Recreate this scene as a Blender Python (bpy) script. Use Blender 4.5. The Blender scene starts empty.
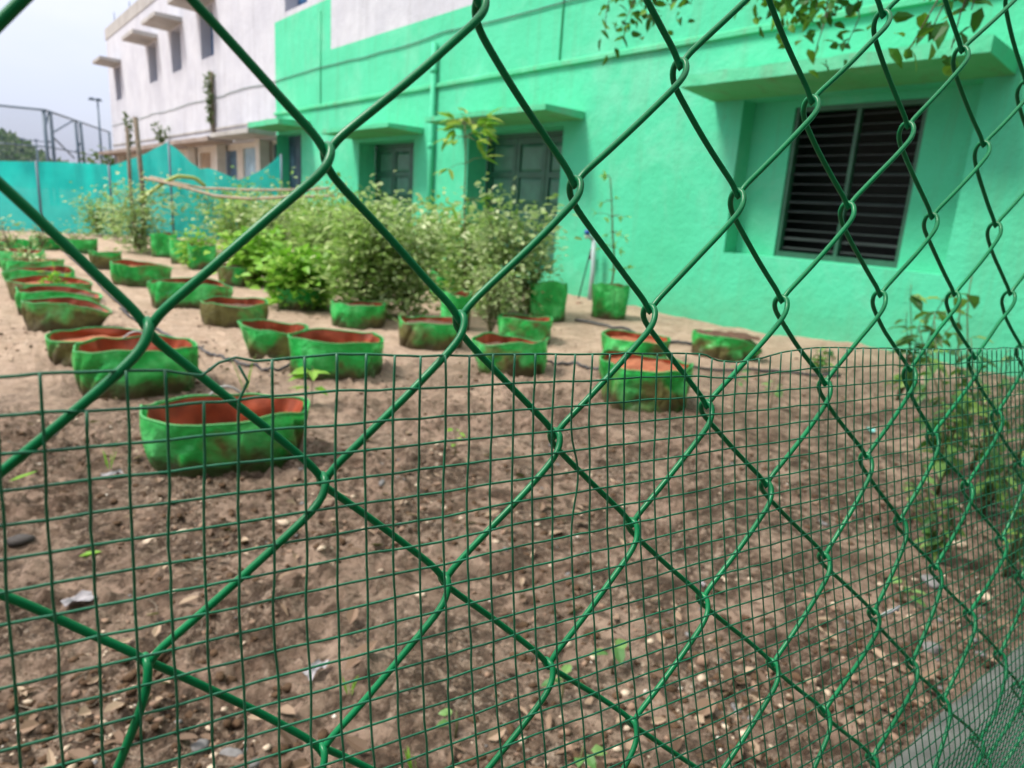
import bpy, math, random
import numpy as np
from mathutils import Vector

rng = np.random.default_rng(11)
random.seed(5)
C = bpy.context.scene.collection
SC = bpy.context.scene
H_EYE = 1.2
FPX, CX, CY = 700.0, 512.0, 384.0

# ---------------------------------------------------------------- camera model (from the two vanishing points)
def nrm(v):
    v = np.asarray(v, float)
    return v / np.linalg.norm(v)
_dy = nrm([-52 - CX, 172 - CY, FPX]); _dx = nrm([1415 - CX, 270 - CY, FPX])
_m, _d = nrm(_dx + _dy), nrm(_dx - _dy)
AX, AY = nrm(_m + _d), nrm(_m - _d)
AZ = np.cross(AX, AY)
R = np.array([AX, AY, AZ])            # rows: world axes seen in camera space (x right, y down, z forward)
EYE = np.array([0, 0, H_EYE])

def ray(px, py):
    return R @ np.array([px - CX, py - CY, FPX])
def G(px, py, z=0.0):
    r = ray(px, py); return EYE + r * ((z - H_EYE) / r[2])
def onX(px, py, X=7.2):
    r = ray(px, py); return EYE + r * (X / r[0])
def onY(px, py, Y):
    r = ray(px, py); return EYE + r * (Y / r[1])
def RD(px, py, d):
    return EYE + nrm(ray(px, py)) * d
def depth(P):
    return (R.T @ (np.asarray(P) - EYE))[2]
def zat(P, py):
    """height above a ground point whose picture row is py"""
    lo, hi = -1.0, 12.0
    for _ in range(50):
        m = (lo + hi) / 2
        c = R.T @ (np.array([P[0], P[1], m]) - EYE)
        if CY + FPX * c[1] / c[2] > py: lo = m
        else: hi = m
    return lo

# ---------------------------------------------------------------- mesh helpers
class MB:
    def __init__(s): s.v = []; s.f = []; s.n = 0; s.mi = []
    def add(s, v, f, mi=0):
        v = np.asarray(v, float)
        s.v.append(v); s.f.extend([tuple(int(i) + s.n for i in q) for q in f]); s.mi.extend([mi] * len(f)); s.n += len(v)
    def box(s, x0, x1, y0, y1, z0, z1, mi=0):
        v = [(x, y, z) for x in (x0, x1) for y in (y0, y1) for z in (z0, z1)]
        s.add(v, [(0, 1, 3, 2), (4, 6, 7, 5), (0, 4, 5, 1), (2, 3, 7, 6), (0, 2, 6, 4), (1, 5, 7, 3)], mi)
    def quad(s, a, b, c, d, mi=0):
        s.add([a, b, c, d], [(0, 1, 2, 3)], mi)
    def tube(s, P, r, n=6, cap=True, mi=0):
        P = np.asarray(P, float); m = len(P)
        r = np.broadcast_to(np.asarray(r, float), (m,))
        T = np.gradient(P, axis=0); T /= np.linalg.norm(T, axis=1)[:, None] + 1e-12
        a = np.array([0, 0, 1.0]) if abs(T[0][2]) < .9 else np.array([1.0, 0, 0])
        Nn = np.zeros_like(P); u = nrm(np.cross(a, T[0])); Nn[0] = u
        for k in range(1, m):
            u = u - T[k] * (u @ T[k]); u = u / (np.linalg.norm(u) + 1e-12); Nn[k] = u
        B = np.cross(T, Nn)
        th = np.linspace(0, 2 * np.pi, n, endpoint=False)
        V = P[:, None, :] + r[:, None, None] * (np.cos(th)[None, :, None] * Nn[:, None, :] + np.sin(th)[None, :, None] * B[:, None, :])
        F = []
        for k in range(m - 1):
            for j in range(n):
                j2 = (j + 1) % n
                F.append((k * n + j, k * n + j2, (k + 1) * n + j2, (k + 1) * n + j))
        if cap:
            F.append(tuple(range(n))[::-1]); F.append(tuple((m - 1) * n + j for j in range(n)))
        s.add(V.reshape(-1, 3), F, mi)
    def leaves(s, P, D, U, L, W, fold=.25, droop=.25, mi=0):
        """many folded leaves: base P, direction D, up U, length L, width W"""
        P = np.asarray(P, float); n = len(P)
        if n == 0: return
        D = np.asarray(D, float); D = D / (np.linalg.norm(D, axis=1)[:, None] + 1e-9)
        S = np.cross(D, U); S /= np.linalg.norm(S, axis=1)[:, None] + 1e-9
        N = np.cross(S, D)
        L = np.broadcast_to(L, (n,))[:, None]; W = np.broadcast_to(W, (n,))[:, None]
        def pt(t, w, up): return P + D * L * t + S * W * w + N * W * up - N * L * droop * t * t
        vs = [pt(0, 0, 0), pt(.3, .5, fold), pt(.3, 0, 0), pt(.3, -.5, fold), pt(.7, .38, fold * .8), pt(.7, 0, 0), pt(.7, -.38, fold * .8), pt(1, 0, 0)]
        V = np.stack(vs, 1).reshape(-1, 3)
        base = [(0, 2, 1), (0, 3, 2), (1, 2, 5, 4), (2, 3, 6, 5), (4, 5, 7), (5, 6, 7)]
        F = [tuple(i + 8 * k for i in q) for k in range(n) for q in base]
        s.add(V, F, mi)
    def build(s, name, mat, parent=None, smooth=False, loc=None):
        me = bpy.data.meshes.new(name)
        V = np.concatenate(s.v) if s.v else np.zeros((0, 3))
        me.from_pydata(V.tolist(), [], s.f)
        for m in (mat if isinstance(mat, (list, tuple)) else [mat]): me.materials.append(m)
        if isinstance(mat, (list, tuple)): me.polygons.foreach_set('material_index', s.mi)
        if smooth: me.polygons.foreach_set('use_smooth', [True] * len(me.polygons))
        me.update()
        o = bpy.data.objects.new(name, me); C.objects.link(o)
        if parent is not None: o.parent = parent
        if loc is not None: o.location = loc
        return o

def tag(o, label=None, cat=None, group=None, kind=None):
    if label: o['label'] = label
    if cat: o['category'] = cat
    if group: o['group'] = group
    if kind: o['kind'] = kind
    return o
def thing(name, label, cat, loc=(0, 0, 0), rz=0, group=None):
    o = bpy.data.objects.new(name, None); C.objects.link(o)
    o.empty_display_size = .1
    o.location = loc; o.rotation_euler = (0, 0, rz)
    return tag(o, label, cat, group)

# value noise on numpy arrays
_perm = rng.random((256, 256))
def vnoise(x, y):
    x = np.asarray(x, float); y = np.asarray(y, float)
    xi = np.floor(x).astype(int); yi = np.floor(y).astype(int)
    fx = x - xi; fy = y - yi
    fx = fx * fx * (3 - 2 * fx); fy = fy * fy * (3 - 2 * fy)
    p = lambda a, b: _perm[a & 255, b & 255]
    return (p(xi, yi) * (1 - fx) + p(xi + 1, yi) * fx) * (1 - fy) + (p(xi, yi + 1) * (1 - fx) + p(xi + 1, yi + 1) * fx) * fy - .5
def gh(x, y):
    x = np.asarray(x, float); y = np.asarray(y, float)
    h = .05 * vnoise(x * .8 + 3, y * .8) + .03 * vnoise(x * 3, y * 3 + 9) + .022 * vnoise(x * 9, y * 9)
    near = np.clip(1.4 - np.hypot(x - 1, y - 2) / 6, 0.15, 1)
    cl = np.maximum(vnoise(x * 19 + 7, y * 19) + .06, 0) * .060 + np.maximum(vnoise(x * 38, y * 38) + .06, 0) * .055 + vnoise(x * 75, y * 75) * .016
    patch = np.clip(vnoise(x * 1.9 + 40, y * 1.9 + 5) * 3.2 + .7, .18, 1)
    far = np.clip(1 - (np.hypot(x, y) - 22) / 20, 0, 1)
    return (h + cl * near * patch) * far - .004

# ---------------------------------------------------------------- materials
def newmat(name):
    m = bpy.data.materials.new(name); m.use_nodes = True
    nt = m.node_tree; nt.nodes.clear()
    out = nt.nodes.new('ShaderNodeOutputMaterial')
    return m, nt, out
class NT:
    def __init__(s, nt): s.nt = nt
    def n(s, typ, **kw):
        nd = s.nt.nodes.new('ShaderNode' + typ)
        for k, v in kw.items():
            if k.startswith('i_'):
                key = k[2:]
                key = int(key) if key.isdigit() else key.replace('_', ' ')
                nd.inputs[key].default_value = v
            else: setattr(nd, k, v)
        return nd
    def l(s, a, b): s.nt.links.new(a, b)
    def noise(s, vec, scale, detail=4, rough=.55, dist=0):
        nd = s.n('TexNoise'); nd.inputs['Scale'].default_value = scale; nd.inputs['Detail'].default_value = detail
        nd.inputs['Roughness'].default_value = rough; nd.inputs['Distortion'].default_value = dist
        if vec is not None: s.l(vec, nd.inputs['Vector'])
        return nd.outputs['Fac']
    def ramp(s, fac, stops):
        nd = s.n('ValToRGB'); cr = nd.color_ramp
        while len(cr.elements) < len(stops): cr.elements.new(.5)
        for e, (p, c) in zip(cr.elements, stops):
            e.position = p; e.color = (c[0], c[1], c[2], 1) if isinstance(c, (tuple, list)) else (c, c, c, 1)
        s.l(fac, nd.inputs['Fac']); return nd.outputs['Color']
    def mix(s, fac, a, b, blend='MIX'):
        nd = s.n('Mix', data_type='RGBA', blend_type=blend)
        for sock, val in ((nd.inputs[0], fac), (nd.inputs[6], a), (nd.inputs[7], b)):
            if hasattr(val, 'is_linked'): s.l(val, sock)
            elif isinstance(val, (tuple, list)): sock.default_value = (*val[:3], 1)
            else: sock.default_value = val
        return nd.outputs[2]
    def math(s, op, a, b=0, clamp=False):
        nd = s.n('Math', operation=op); nd.use_clamp = clamp
        for sock, val in ((nd.inputs[0], a), (nd.inputs[1], b)):
            if hasattr(val, 'is_linked'): s.l(val, sock)
            else: sock.default_value = val
        return nd.outputs[0]
    def bump(s, h, strength=.3, dist=.02):
        nd = s.n('Bump'); nd.inputs['Strength'].default_value = strength; nd.inputs['Distance'].default_value = dist
        s.l(h, nd.inputs['Height']); return nd.outputs['Normal']
    def pos(s): return s.n('NewGeometry').outputs['Position']
    def obj(s): return s.n('TexCoord').outputs['Object']

def principled(t, out, col, rough=.6, normal=None, spec=.5, metal=0):
    b = t.n('BsdfPrincipled')
    if hasattr(col, 'is_linked'): t.l(col, b.inputs['Base Color'])
    else: b.inputs['Base Color'].default_value = (*col, 1)
    if hasattr(rough, 'is_linked'): t.l(rough, b.inputs['Roughness'])
    else: b.inputs['Roughness'].default_value = rough
    b.inputs['Specular IOR Level'].default_value = spec
    b.inputs['Metallic'].default_value = metal
    if normal is not None: t.l(normal, b.inputs['Normal'])
    t.l(b.outputs[0], out.inputs['Surface'])
    return b
def simple(name, c1, c2=None, scale=8, rough=.6, bump=.0, bscale=40, spec=.4, detail=5, dist=.01):
    m, nt, out = newmat(name); t = NT(nt)
    p = t.pos()
    c2 = c2 or tuple(x * .75 for x in c1)
    col = t.ramp(t.noise(p, scale, detail), [(.3, c2), (.68, c1)])
    nm = t.bump(t.noise(p, bscale, 5), bump, dist) if bump else None
    principled(t, out, col, rough, nm, spec); return m
def plaster(name, c1, c2, stain, stain_amt=.5, rough=.75, streak=True, bumps=.35):
    m, nt, out = newmat(name); t = NT(nt); p = t.pos()
    col = t.ramp(t.noise(p, .9, 6, .6), [(.3, c2), (.7, c1)])
    mp = t.n('Mapping'); mp.inputs['Scale'].default_value = (1.0, 2.2, .18); t.l(p, mp.inputs['Vector'])
    st = t.noise(mp.outputs[0], 2.4, 6, .65)
    sx = t.ramp(st, [(.52, 0.0), (.75, stain_amt)])
    if streak: col = t.mix(sx, col, stain)
    sp = t.ramp(t.noise(p, 6.5, 8, .7), [(.63, 0.0), (.7, stain_amt * .8)])
    col = t.mix(sp, col, stain)
    pale = t.ramp(t.noise(p, .55, 7, .7, .6), [(.50, 0.0), (.62, .30)])
    col = t.mix(pale, col, tuple(min(.85, .75 * a + .16) for a in c1))
    mp2 = t.n('Mapping'); mp2.inputs['Scale'].default_value = (1.0, 1.0, .35); t.l(p, mp2.inputs['Vector'])
    scuff = t.ramp(t.noise(mp2.outputs[0], 9, 9, .78, .3), [(.66, 0.0), (.72, stain_amt * .9)])
    col = t.mix(scuff, col, tuple(.6 * a for a in stain))
    # splash-back and flaking near the ground
    sep = t.n('SeparateXYZ'); t.l(p, sep.inputs[0])
    low = t.math('SUBTRACT', t.math('MULTIPLY', t.noise(p, 3.0, 7, .65), 1.05), t.math('MULTIPLY', sep.outputs['Z'], .85), True)
    col = t.mix(t.math('MULTIPLY', low, 1.3, True), col, tuple(.55 * a + .45 * b for a, b in zip(stain, c2)))
    h = t.math('ADD', t.math('MULTIPLY', t.noise(p, 2.2, 6, .6), 1.5), t.math('MULTIPLY', t.noise(p, 22, 5, .6), .35))
    principled(t, out, col, rough, t.bump(h, bumps, .06), .3); return m
def leafmat(name, c1, c2, c3=None, trans=.42, rough=.45):
    m, nt, out = newmat(name); t = NT(nt)
    rnd = t.n('NewGeometry').outputs['Random Per Island']
    stops = [(0.05, c1), (.6, c2)]
    if c3: stops.append((.97, c3))
    col = t.ramp(rnd, stops)
    b = t.n('BsdfPrincipled'); t.l(col, b.inputs['Base Color']); b.inputs['Roughness'].default_value = rough
    b.inputs['Specular IOR Level'].default_value = .3
    tr = t.n('BsdfTranslucent'); t.l(t.mix(.5, col, (.17, .42, .03), 'MIX'), tr.inputs['Color'])
    mx = t.n('MixShader'); mx.inputs[0].default_value = trans
    t.l(b.outputs[0], mx.inputs[1]); t.l(tr.outputs[0], mx.inputs[2]); t.l(mx.outputs[0], out.inputs['Surface']); return m
def bagmat(name, lo, hi):
    m, nt, out = newmat(name); t = NT(nt); p = t.obj()
    oi = t.n('ObjectInfo'); add = t.n('VectorMath', operation='ADD'); t.l(p, add.inputs[0])
    cmb = t.n('CombineXYZ'); sc = t.math('MULTIPLY', oi.outputs['Random'], 37.0)
    for k in range(3): t.l(sc, cmb.inputs[k])
    t.l(cmb.outputs[0], add.inputs[1]); q = add.outputs[0]
    green = t.ramp(t.noise(q, 5, 3), [(.32, (.014, .28, .04)), (.5, (.03, .48, .09)), (.66, (.13, .74, .22))])
    olive = t.ramp(t.noise(q, 9, 5), [(.3, (.075, .066, .02)), (.7, (.20, .19, .055))])
    sep = t.n('SeparateXYZ'); t.l(p, sep.inputs[0])
    n1 = t.noise(q, 3.2, 4, .55, .4)
    f = t.math('SUBTRACT', t.math('ADD', n1, .0), t.math('MULTIPLY', sep.outputs['Z'], .75))
    fac = t.ramp(f, [(lo, 0.0), (hi, 1.0)])
    col = t.mix(fac, green, olive)
    mud = t.ramp(t.math('SUBTRACT', t.math('MULTIPLY', t.noise(q, 6, 5, .6), .9), t.math('MULTIPLY', sep.outputs['Z'], 2.6)), [(.16, 0.0), (.34, .8)])
    col = t.mix(mud, col, (.06, .042, .022))
    rid = t.math('ABSOLUTE', t.math('SUBTRACT', t.noise(q, 5.5, 2, .5, 1.2), .5))
    h = t.math('ADD', t.math('ADD', t.noise(q, 7, 4, .6, .8), t.math('MULTIPLY', rid, -1.0)), t.math('MULTIPLY', t.noise(q, 24, 3), .25))
    b = t.n('BsdfPrincipled'); t.l(col, b.inputs['Base Color'])
    b.inputs['Specular IOR Level'].default_value = .5
    t.l(t.math('ADD', t.math('MULTIPLY', fac, .35), .24), b.inputs['Roughness'])
    nm = t.bump(h, .45, .05); t.l(nm, b.inputs['Normal'])
    tr = t.n('BsdfTranslucent'); t.l(col, tr.inputs['Color'])
    mx = t.n('MixShader'); mx.inputs[0].default_value = .25
    t.l(b.outputs[0], mx.inputs[1]); t.l(tr.outputs[0], mx.inputs[2]); t.l(mx.outputs[0], out.inputs['Surface']); return m
def soilmat():
    m, nt, out = newmat('ground_soil'); t = NT(nt); p = t.pos()
    big = t.noise(p, 1.5, 5, .6)
    moist = t.ramp(t.noise(p, 5.0, 9, .68), [(.38, (.028, .016, .009)), (.48, (.125, .077, .051)), (.59, (.37, .262, .197))])
    crust = t.ramp(t.noise(p, 13, 7, .65), [(.3, (.25, .17, .122)), (.7, (.47, .35, .268))])
    col = t.mix(t.ramp(big, [(.42, 0.0), (.6, .9)]), moist, crust)
    sep = t.n('SeparateXYZ'); t.l(p, sep.inputs[0])
    d = t.math('ADD', t.math('ADD', sep.outputs['Y'], t.math('MULTIPLY', sep.outputs['X'], .35)), t.math('MULTIPLY', t.noise(p, .8, 4), 2.4))
    sand = t.ramp(t.noise(p, 7, 7, .65), [(.3, (.37, .265, .185)), (.7, (.58, .445, .34))])
    mr = t.n('MapRange'); mr.inputs['From Min'].default_value = 4.9; mr.inputs['From Max'].default_value = 7.4; t.l(d, mr.inputs['Value'])
    col = t.mix(mr.outputs[0], col, sand)
    def cells(sc, rnd=1.0):
        v = t.n('TexVoronoi'); v.inputs['Scale'].default_value = sc; v.inputs['Randomness'].default_value = rnd
        wp = t.n('VectorMath', operation='MULTIPLY_ADD'); wn = t.n('TexNoise'); wn.inputs['Scale'].default_value = sc * .8; t.l(p, wn.inputs['Vector'])
        t.l(wn.outputs['Color'], wp.inputs[0]); wp.inputs[1].default_value = (.5 / sc, .5 / sc, .5 / sc); t.l(p, wp.inputs[2]); t.l(wp.outputs[0], v.inputs['Vector'])
        return v
    v1, v2 = cells(42), cells(110)
    sp1 = t.n('SeparateColor'); t.l(v1.outputs['Color'], sp1.inputs[0]); sp2 = t.n('SeparateColor'); t.l(v2.outputs['Color'], sp2.inputs[0])
    crumb = t.ramp(sp1.outputs[0], [(.0, (.016, .010, .006)), (.4, (.06, .036, .022)), (.75, (.20, .138, .095)), (1.0, (.44, .34, .26))])
    grit = t.ramp(sp2.outputs[0], [(.0, (.016, .010, .006)), (.45, (.09, .058, .038)), (.8, (.27, .195, .14)), (1.0, (.55, .45, .36))])
    rough_mask = t.ramp(t.noise(p, 2.6, 6, .65), [(.42, .95), (.56, .15)])
    ym = t.n('MapRange'); ym.inputs['From Min'].default_value = 7.0; ym.inputs['From Max'].default_value = 4.4; t.l(d, ym.inputs['Value'])
    col = t.mix(t.math('MULTIPLY', rough_mask, t.math('ADD', t.math('MULTIPLY', ym.outputs[0], .75), .2)), col, t.mix(.42, crumb, grit))
    speck = t.ramp(t.noise(p, 90, 3, .7), [(.62, 0.0), (.72, .55)])
    col = t.mix(speck, col, (.40, .31, .23))
    clump = t.ramp(t.noise(p, 15, 6, .7, .5), [(.52, 0.0), (.57, .85)])
    col = t.mix(t.math('MULTIPLY', clump, t.math('ADD', t.math('MULTIPLY', ym.outputs[0], .8), .1)), col, (.05, .031, .019))
    dk = t.ramp(t.noise(p, 55, 4, .7), [(.32, .75), (.42, 0.0)])
    col = t.mix(dk, col, (.028, .017, .010))
    h = t.math('ADD', t.noise(p, 30, 8, .7), t.math('MULTIPLY', t.noise(p, 120, 4, .7), .4))
    h = t.math('SUBTRACT', h, t.math('MULTIPLY', rough_mask, t.math('ADD', t.math('MULTIPLY', v1.outputs['Distance'], .7), t.math('MULTIPLY', v2.outputs['Distance'], .45))))
    principled(t, out, col, .88, t.bump(h, 1.0, .024), .25); return m

M = {}
M['soil'] = soilmat()
M['wire'] = simple('green_pvc_wire', (.003, .165, .058), (.002, .115, .04), 30, .32, .06, 300, .24, 3, .0005)
M['mesh_wire'] = simple('mesh_pvc_wire', (.008, .15, .075), (.005, .10, .05), 60, .34, .1, 400, .5, 3, .0005)
M['steel'] = simple('galvanised_steel', (.42, .42, .43), (.3, .3, .31), 20, .35, .05, 60)
M['mint'] = plaster('mint_green_paint', (.072, .53, .315), (.058, .465, .26), (.10, .30, .17), .5)
M['mint_trim'] = plaster('mint_trim_paint', (.075, .50, .27), (.06, .41, .21), (.15, .22, .14), .75)
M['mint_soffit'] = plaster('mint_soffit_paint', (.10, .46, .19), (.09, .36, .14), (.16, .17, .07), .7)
M['white'] = plaster('white_lime_wash', (.50, .515, .57), (.40, .41, .47), (.24, .24, .26), .45)
M['grimy'] = plaster('grimy_concrete', (.42, .41, .40), (.28, .27, .26), (.13, .12, .11), .8)
M['brown_slab'] = plaster('weathered_slab', (.28, .23, .20), (.17, .13, .11), (.08, .07, .05), .8)
M['roof'] = simple('roof_concrete', (.3, .3, .3))
M['shutter'] = simple('dark_green_shutter', (.018, .115, .068), (.012, .075, .045), 6, .4, .1, 30)
M['shutter_panel'] = simple('shutter_panel_paint', (.05, .19, .13), (.035, .13, .09), 5, .38, .1, 30)
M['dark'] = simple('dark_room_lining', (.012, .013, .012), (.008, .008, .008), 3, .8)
M['frame'] = simple('window_frame_paint', (.035, .14, .085), (.02, .09, .055), 6, .45)
M['slat'] = simple('window_slat_metal', (.045, .065, .06), (.03, .04, .04), 6, .45)
M['blue'] = simple('blue_door_paint', (.10, .20, .30), (.06, .13, .22), 4, .5, .1, 20)
M['pale_blue'] = simple('pale_blue_door_paint', (.30, .45, .55), (.22, .36, .47), 4, .5)
M['deep_blue'] = simple('deep_blue_door_paint', (.035, .085, .13), (.02, .05, .085), 4, .5)
M['navy'] = simple('blue_window_paint', (.035, .13, .30), (.02, .09, .22), 4, .4)
M['tan'] = simple('tan_door_paint', (.34, .25, .17), (.24, .17, .11), 4, .6)
M['cream'] = simple('cream_column_paint', (.62, .58, .52), (.5, .47, .42), 3, .7)
M['cable'] = simple('black_cable', (.02, .03, .03), (.015, .02, .02), 10, .6)
M['wall_cable'] = simple('wall_cable', (.05, .12, .095), (.035, .09, .07), 10, .6)
M['hose'] = simple('black_drip_hose', (.05, .05, .055), (.03, .03, .035), 10, .45)
M['bag_clean'] = bagmat('grow_bag_fabric_clean', .40, .54)
M['bag_mid'] = bagmat('grow_bag_fabric_stained', .38, .52)
M['bag_dusty'] = bagmat('grow_bag_fabric_dusty', .22, .38)
M['lining'] = simple('terracotta_bag_lining', (.34, .062, .02), (.15, .032, .014), 7, .6, .3, 20)
M['binding'] = simple('bag_rim_binding', (.06, .36, .10), (.04, .26, .07), 18, .55, .2, 60)
M['bag_soil'] = simple('potting_soil', (.13, .075, .05), (.06, .036, .026), 25, .9, .8, 60, .2)
M['red_soil'] = simple('red_potting_soil', (.34, .12, .06), (.2, .065, .035), 20, .9, .8, 60, .2)
M['strap'] = simple('grey_strap', (.42, .42, .42), (.3, .3, .3), 20, .6)
M['stem'] = simple('green_brown_stem', (.12, .13, .05), (.08, .08, .035), 30, .7)
M['bark'] = simple('grey_bark', (.2, .16, .12), (.11, .09, .07), 14, .85, .6, 40)
M['bamboo'] = simple('dry_bamboo', (.42, .33, .24), (.28, .21, .15), 10, .6, .2, 60)
M['greenbamboo'] = simple('yellow_green_bamboo', (.34, .40, .10), (.24, .30, .07), 10, .5)
M['leaf_a'] = leafmat('shrub_leaf', (.13, .22, .05), (.31, .45, .13), (.54, .63, .29))
M['leaf_b'] = leafmat('shrub_leaf_bright', (.10, .26, .02), (.22, .48, .05), (.42, .62, .13))
M['leaf_c'] = leafmat('shrub_leaf_grey', (.18, .26, .09), (.40, .50, .22), (.66, .72, .45))
M['leaf_y'] = leafmat('sapling_leaf', (.12, .28, .03), (.24, .42, .06), (.42, .48, .10))
M['leaf_t'] = leafmat('tree_leaf', (.010, .07, .012), (.028, .15, .02), (.14, .33, .03), .32)
M['leaf_w'] = leafmat('weed_leaf', (.025, .085, .025), (.07, .18, .045), (.20, .34, .08), .3)
M['leaf_f'] = leafmat('far_leaf', (.06, .09, .035), (.10, .14, .06), (.15, .19, .09), .2)
M['seedling'] = leafmat('seedling_leaf', (.14, .36, .03), (.22, .46, .05), (.32, .52, .1), .45)
M['leaf_s'] = leafmat('small_weed_leaf', (.05, .14, .04), (.09, .22, .06), (.16, .30, .09), .3)
M['dryleaf'] = leafmat('dry_leaf', (.07, .042, .026), (.19, .125, .085), (.36, .27, .19), .1, .7)
M['stone_l'] = simple('pale_stone', (.50, .41, .31), (.34, .26, .19), 60, .75, .2, 90)
M['stone_b'] = simple('brown_stone', (.26, .17, .115), (.16, .10, .07), 60, .8, .2, 90)
M['stone_g'] = simple('grey_stone', (.17, .165, .165), (.10, .097, .098), 60, .75, .2, 90)
M['stone_w'] = simple('white_chip', (.62, .57, .50), (.48, .43, .37), 60, .6)
M['stone_d'] = simple('dark_stone', (.055, .048, .045), (.03, .026, .025), 60, .8, .3, 90)
M['clod'] = simple('soil_clod', (.11, .068, .041), (.045, .027, .016), 40, .95, .6, 120, .15)
M['plastic'] = simple('white_plastic_scrap', (.34, .32, .34), (.22, .21, .23), 20, .35, .3, 60)
M['teal_scrap'] = simple('teal_plastic_scrap', (.15, .42, .40), (.1, .32, .3), 20, .4)
M['concrete'] = simple('kerb_concrete', (.105, .112, .105), (.055, .06, .056), 7, .85, .8, 45)
M['net'] = None
m, nt, out = newmat('cyan_shade_net'); t = NT(nt)
colr = t.ramp(t.noise(t.pos(), 1.1, 5), [(.3, (.006, .44, .42)), (.7, (.03, .66, .60))])
bs = t.n('BsdfPrincipled'); t.l(colr, bs.inputs['Base Color']); bs.inputs['Roughness'].default_value = .6
tl = t.n('BsdfTranslucent'); t.l(colr, tl.inputs['Color']); mx = t.n('MixShader'); mx.inputs[0].default_value = .4
t.l(bs.outputs[0], mx.inputs[1]); t.l(tl.outputs[0], mx.inputs[2])
tp = t.n('BsdfTransparent'); mx2 = t.n('MixShader'); mx2.inputs[0].default_value = .04
t.l(mx.outputs[0], mx2.inputs[1]); t.l(tp.outputs[0], mx2.inputs[2]); t.l(mx2.outputs[0], out.inputs['Surface']); M['net'] = m
m, nt, out = newmat('sports_netting'); t = NT(nt)
bs = t.n('BsdfPrincipled'); bs.inputs['Base Color'].default_value = (.10, .17, .30, 1); bs.inputs['Roughness'].default_value = .7
tp = t.n('BsdfTransparent'); mx = t.n('MixShader'); mx.inputs[0].default_value = .80
t.l(bs.outputs[0], mx.inputs[1]); t.l(tp.outputs[0], mx.inputs[2]); t.l(mx.outputs[0], out.inputs['Surface']); M['sportnet'] = m
M['farpost'] = simple('painted_steel_post', (.10, .15, .20), (.07, .11, .15), 4, .5)
M['pvc'] = simple('white_pvc', (.36, .46, .46), (.28, .37, .37), 10, .4)
M['bluecap'] = simple('blue_valve', (.02, .10, .40), (.02, .07, .3), 10, .35)

# ---------------------------------------------------------------- setting: ground, kerb
def axis(lo, hi, step, far_lo, far_hi, g=1.07):
    a = list(np.arange(lo, hi, step)); s = step
    x = a[-1]
    while x < far_hi: s *= g; x += s; a.append(x)
    s = step; x = a[0]; b = []
    while x > far_lo: s *= g; x -= s; b.append(x)
    return np.array(b[::-1] + a)
xs = axis(-.4, 3.4, .0125, -260, 320, 1.06); ys = axis(.7, 3.8, .0125, -60, 420, 1.06)
XX, YY = np.meshgrid(xs, ys)
ZZ = gh(XX, YY)
# soil banked up along the foot of the house wall
bank = np.clip(1 - (7.2 - XX) / .9, 0, 1) * (XX < 7.6) * (YY < 19)
ZZ = ZZ + bank * (.05 + .06 * vnoise(YY * .9, YY * 0 + 3))
g = MB(); nx, ny = len(xs), len(ys)
idx = np.arange(nx * ny).reshape(ny, nx)
F = np.stack([idx[:-1, :-1], idx[:-1, 1:], idx[1:, 1:], idx[1:, :-1]], -1).reshape(-1, 4)
g.v = [np.stack([XX, YY, ZZ], -1).reshape(-1, 3)]; g.f = F.tolist(); g.mi = [0] * len(F); g.n = nx * ny
tag(g.build('ground', M['soil'], smooth=True), 'brown soil yard scattered with small stones and dry leaves', 'ground', kind='structure')

k = MB()
n = 150; kx = np.linspace(-4, 9, n)
prof = [(.10, -.2), (.10, .045), (.12, .06), (.44, .055), (.485, .03), (.49, -.2)]
V = []
for i, x in enumerate(kx):
    for (y, z) in prof:
        V.append((x, y + (.03 * vnoise(x * 2.2, 2.5) + .02 * vnoise(x * 9, 4.5) if y > .3 else 0), z + .012 * float(vnoise(x * 4, y * 20))))
np_ = len(prof)
F = [(i * np_ + j, (i + 1) * np_ + j, (i + 1) * np_ + j + 1, i * np_ + j + 1) for i in range(n - 1) for j in range(np_ - 1)]
k.add(V, F)
tag(k.build('concrete_kerb', M['concrete'], smooth=False), 'rough grey concrete kerb running along the foot of the fence', 'kerb', kind='structure')

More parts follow.
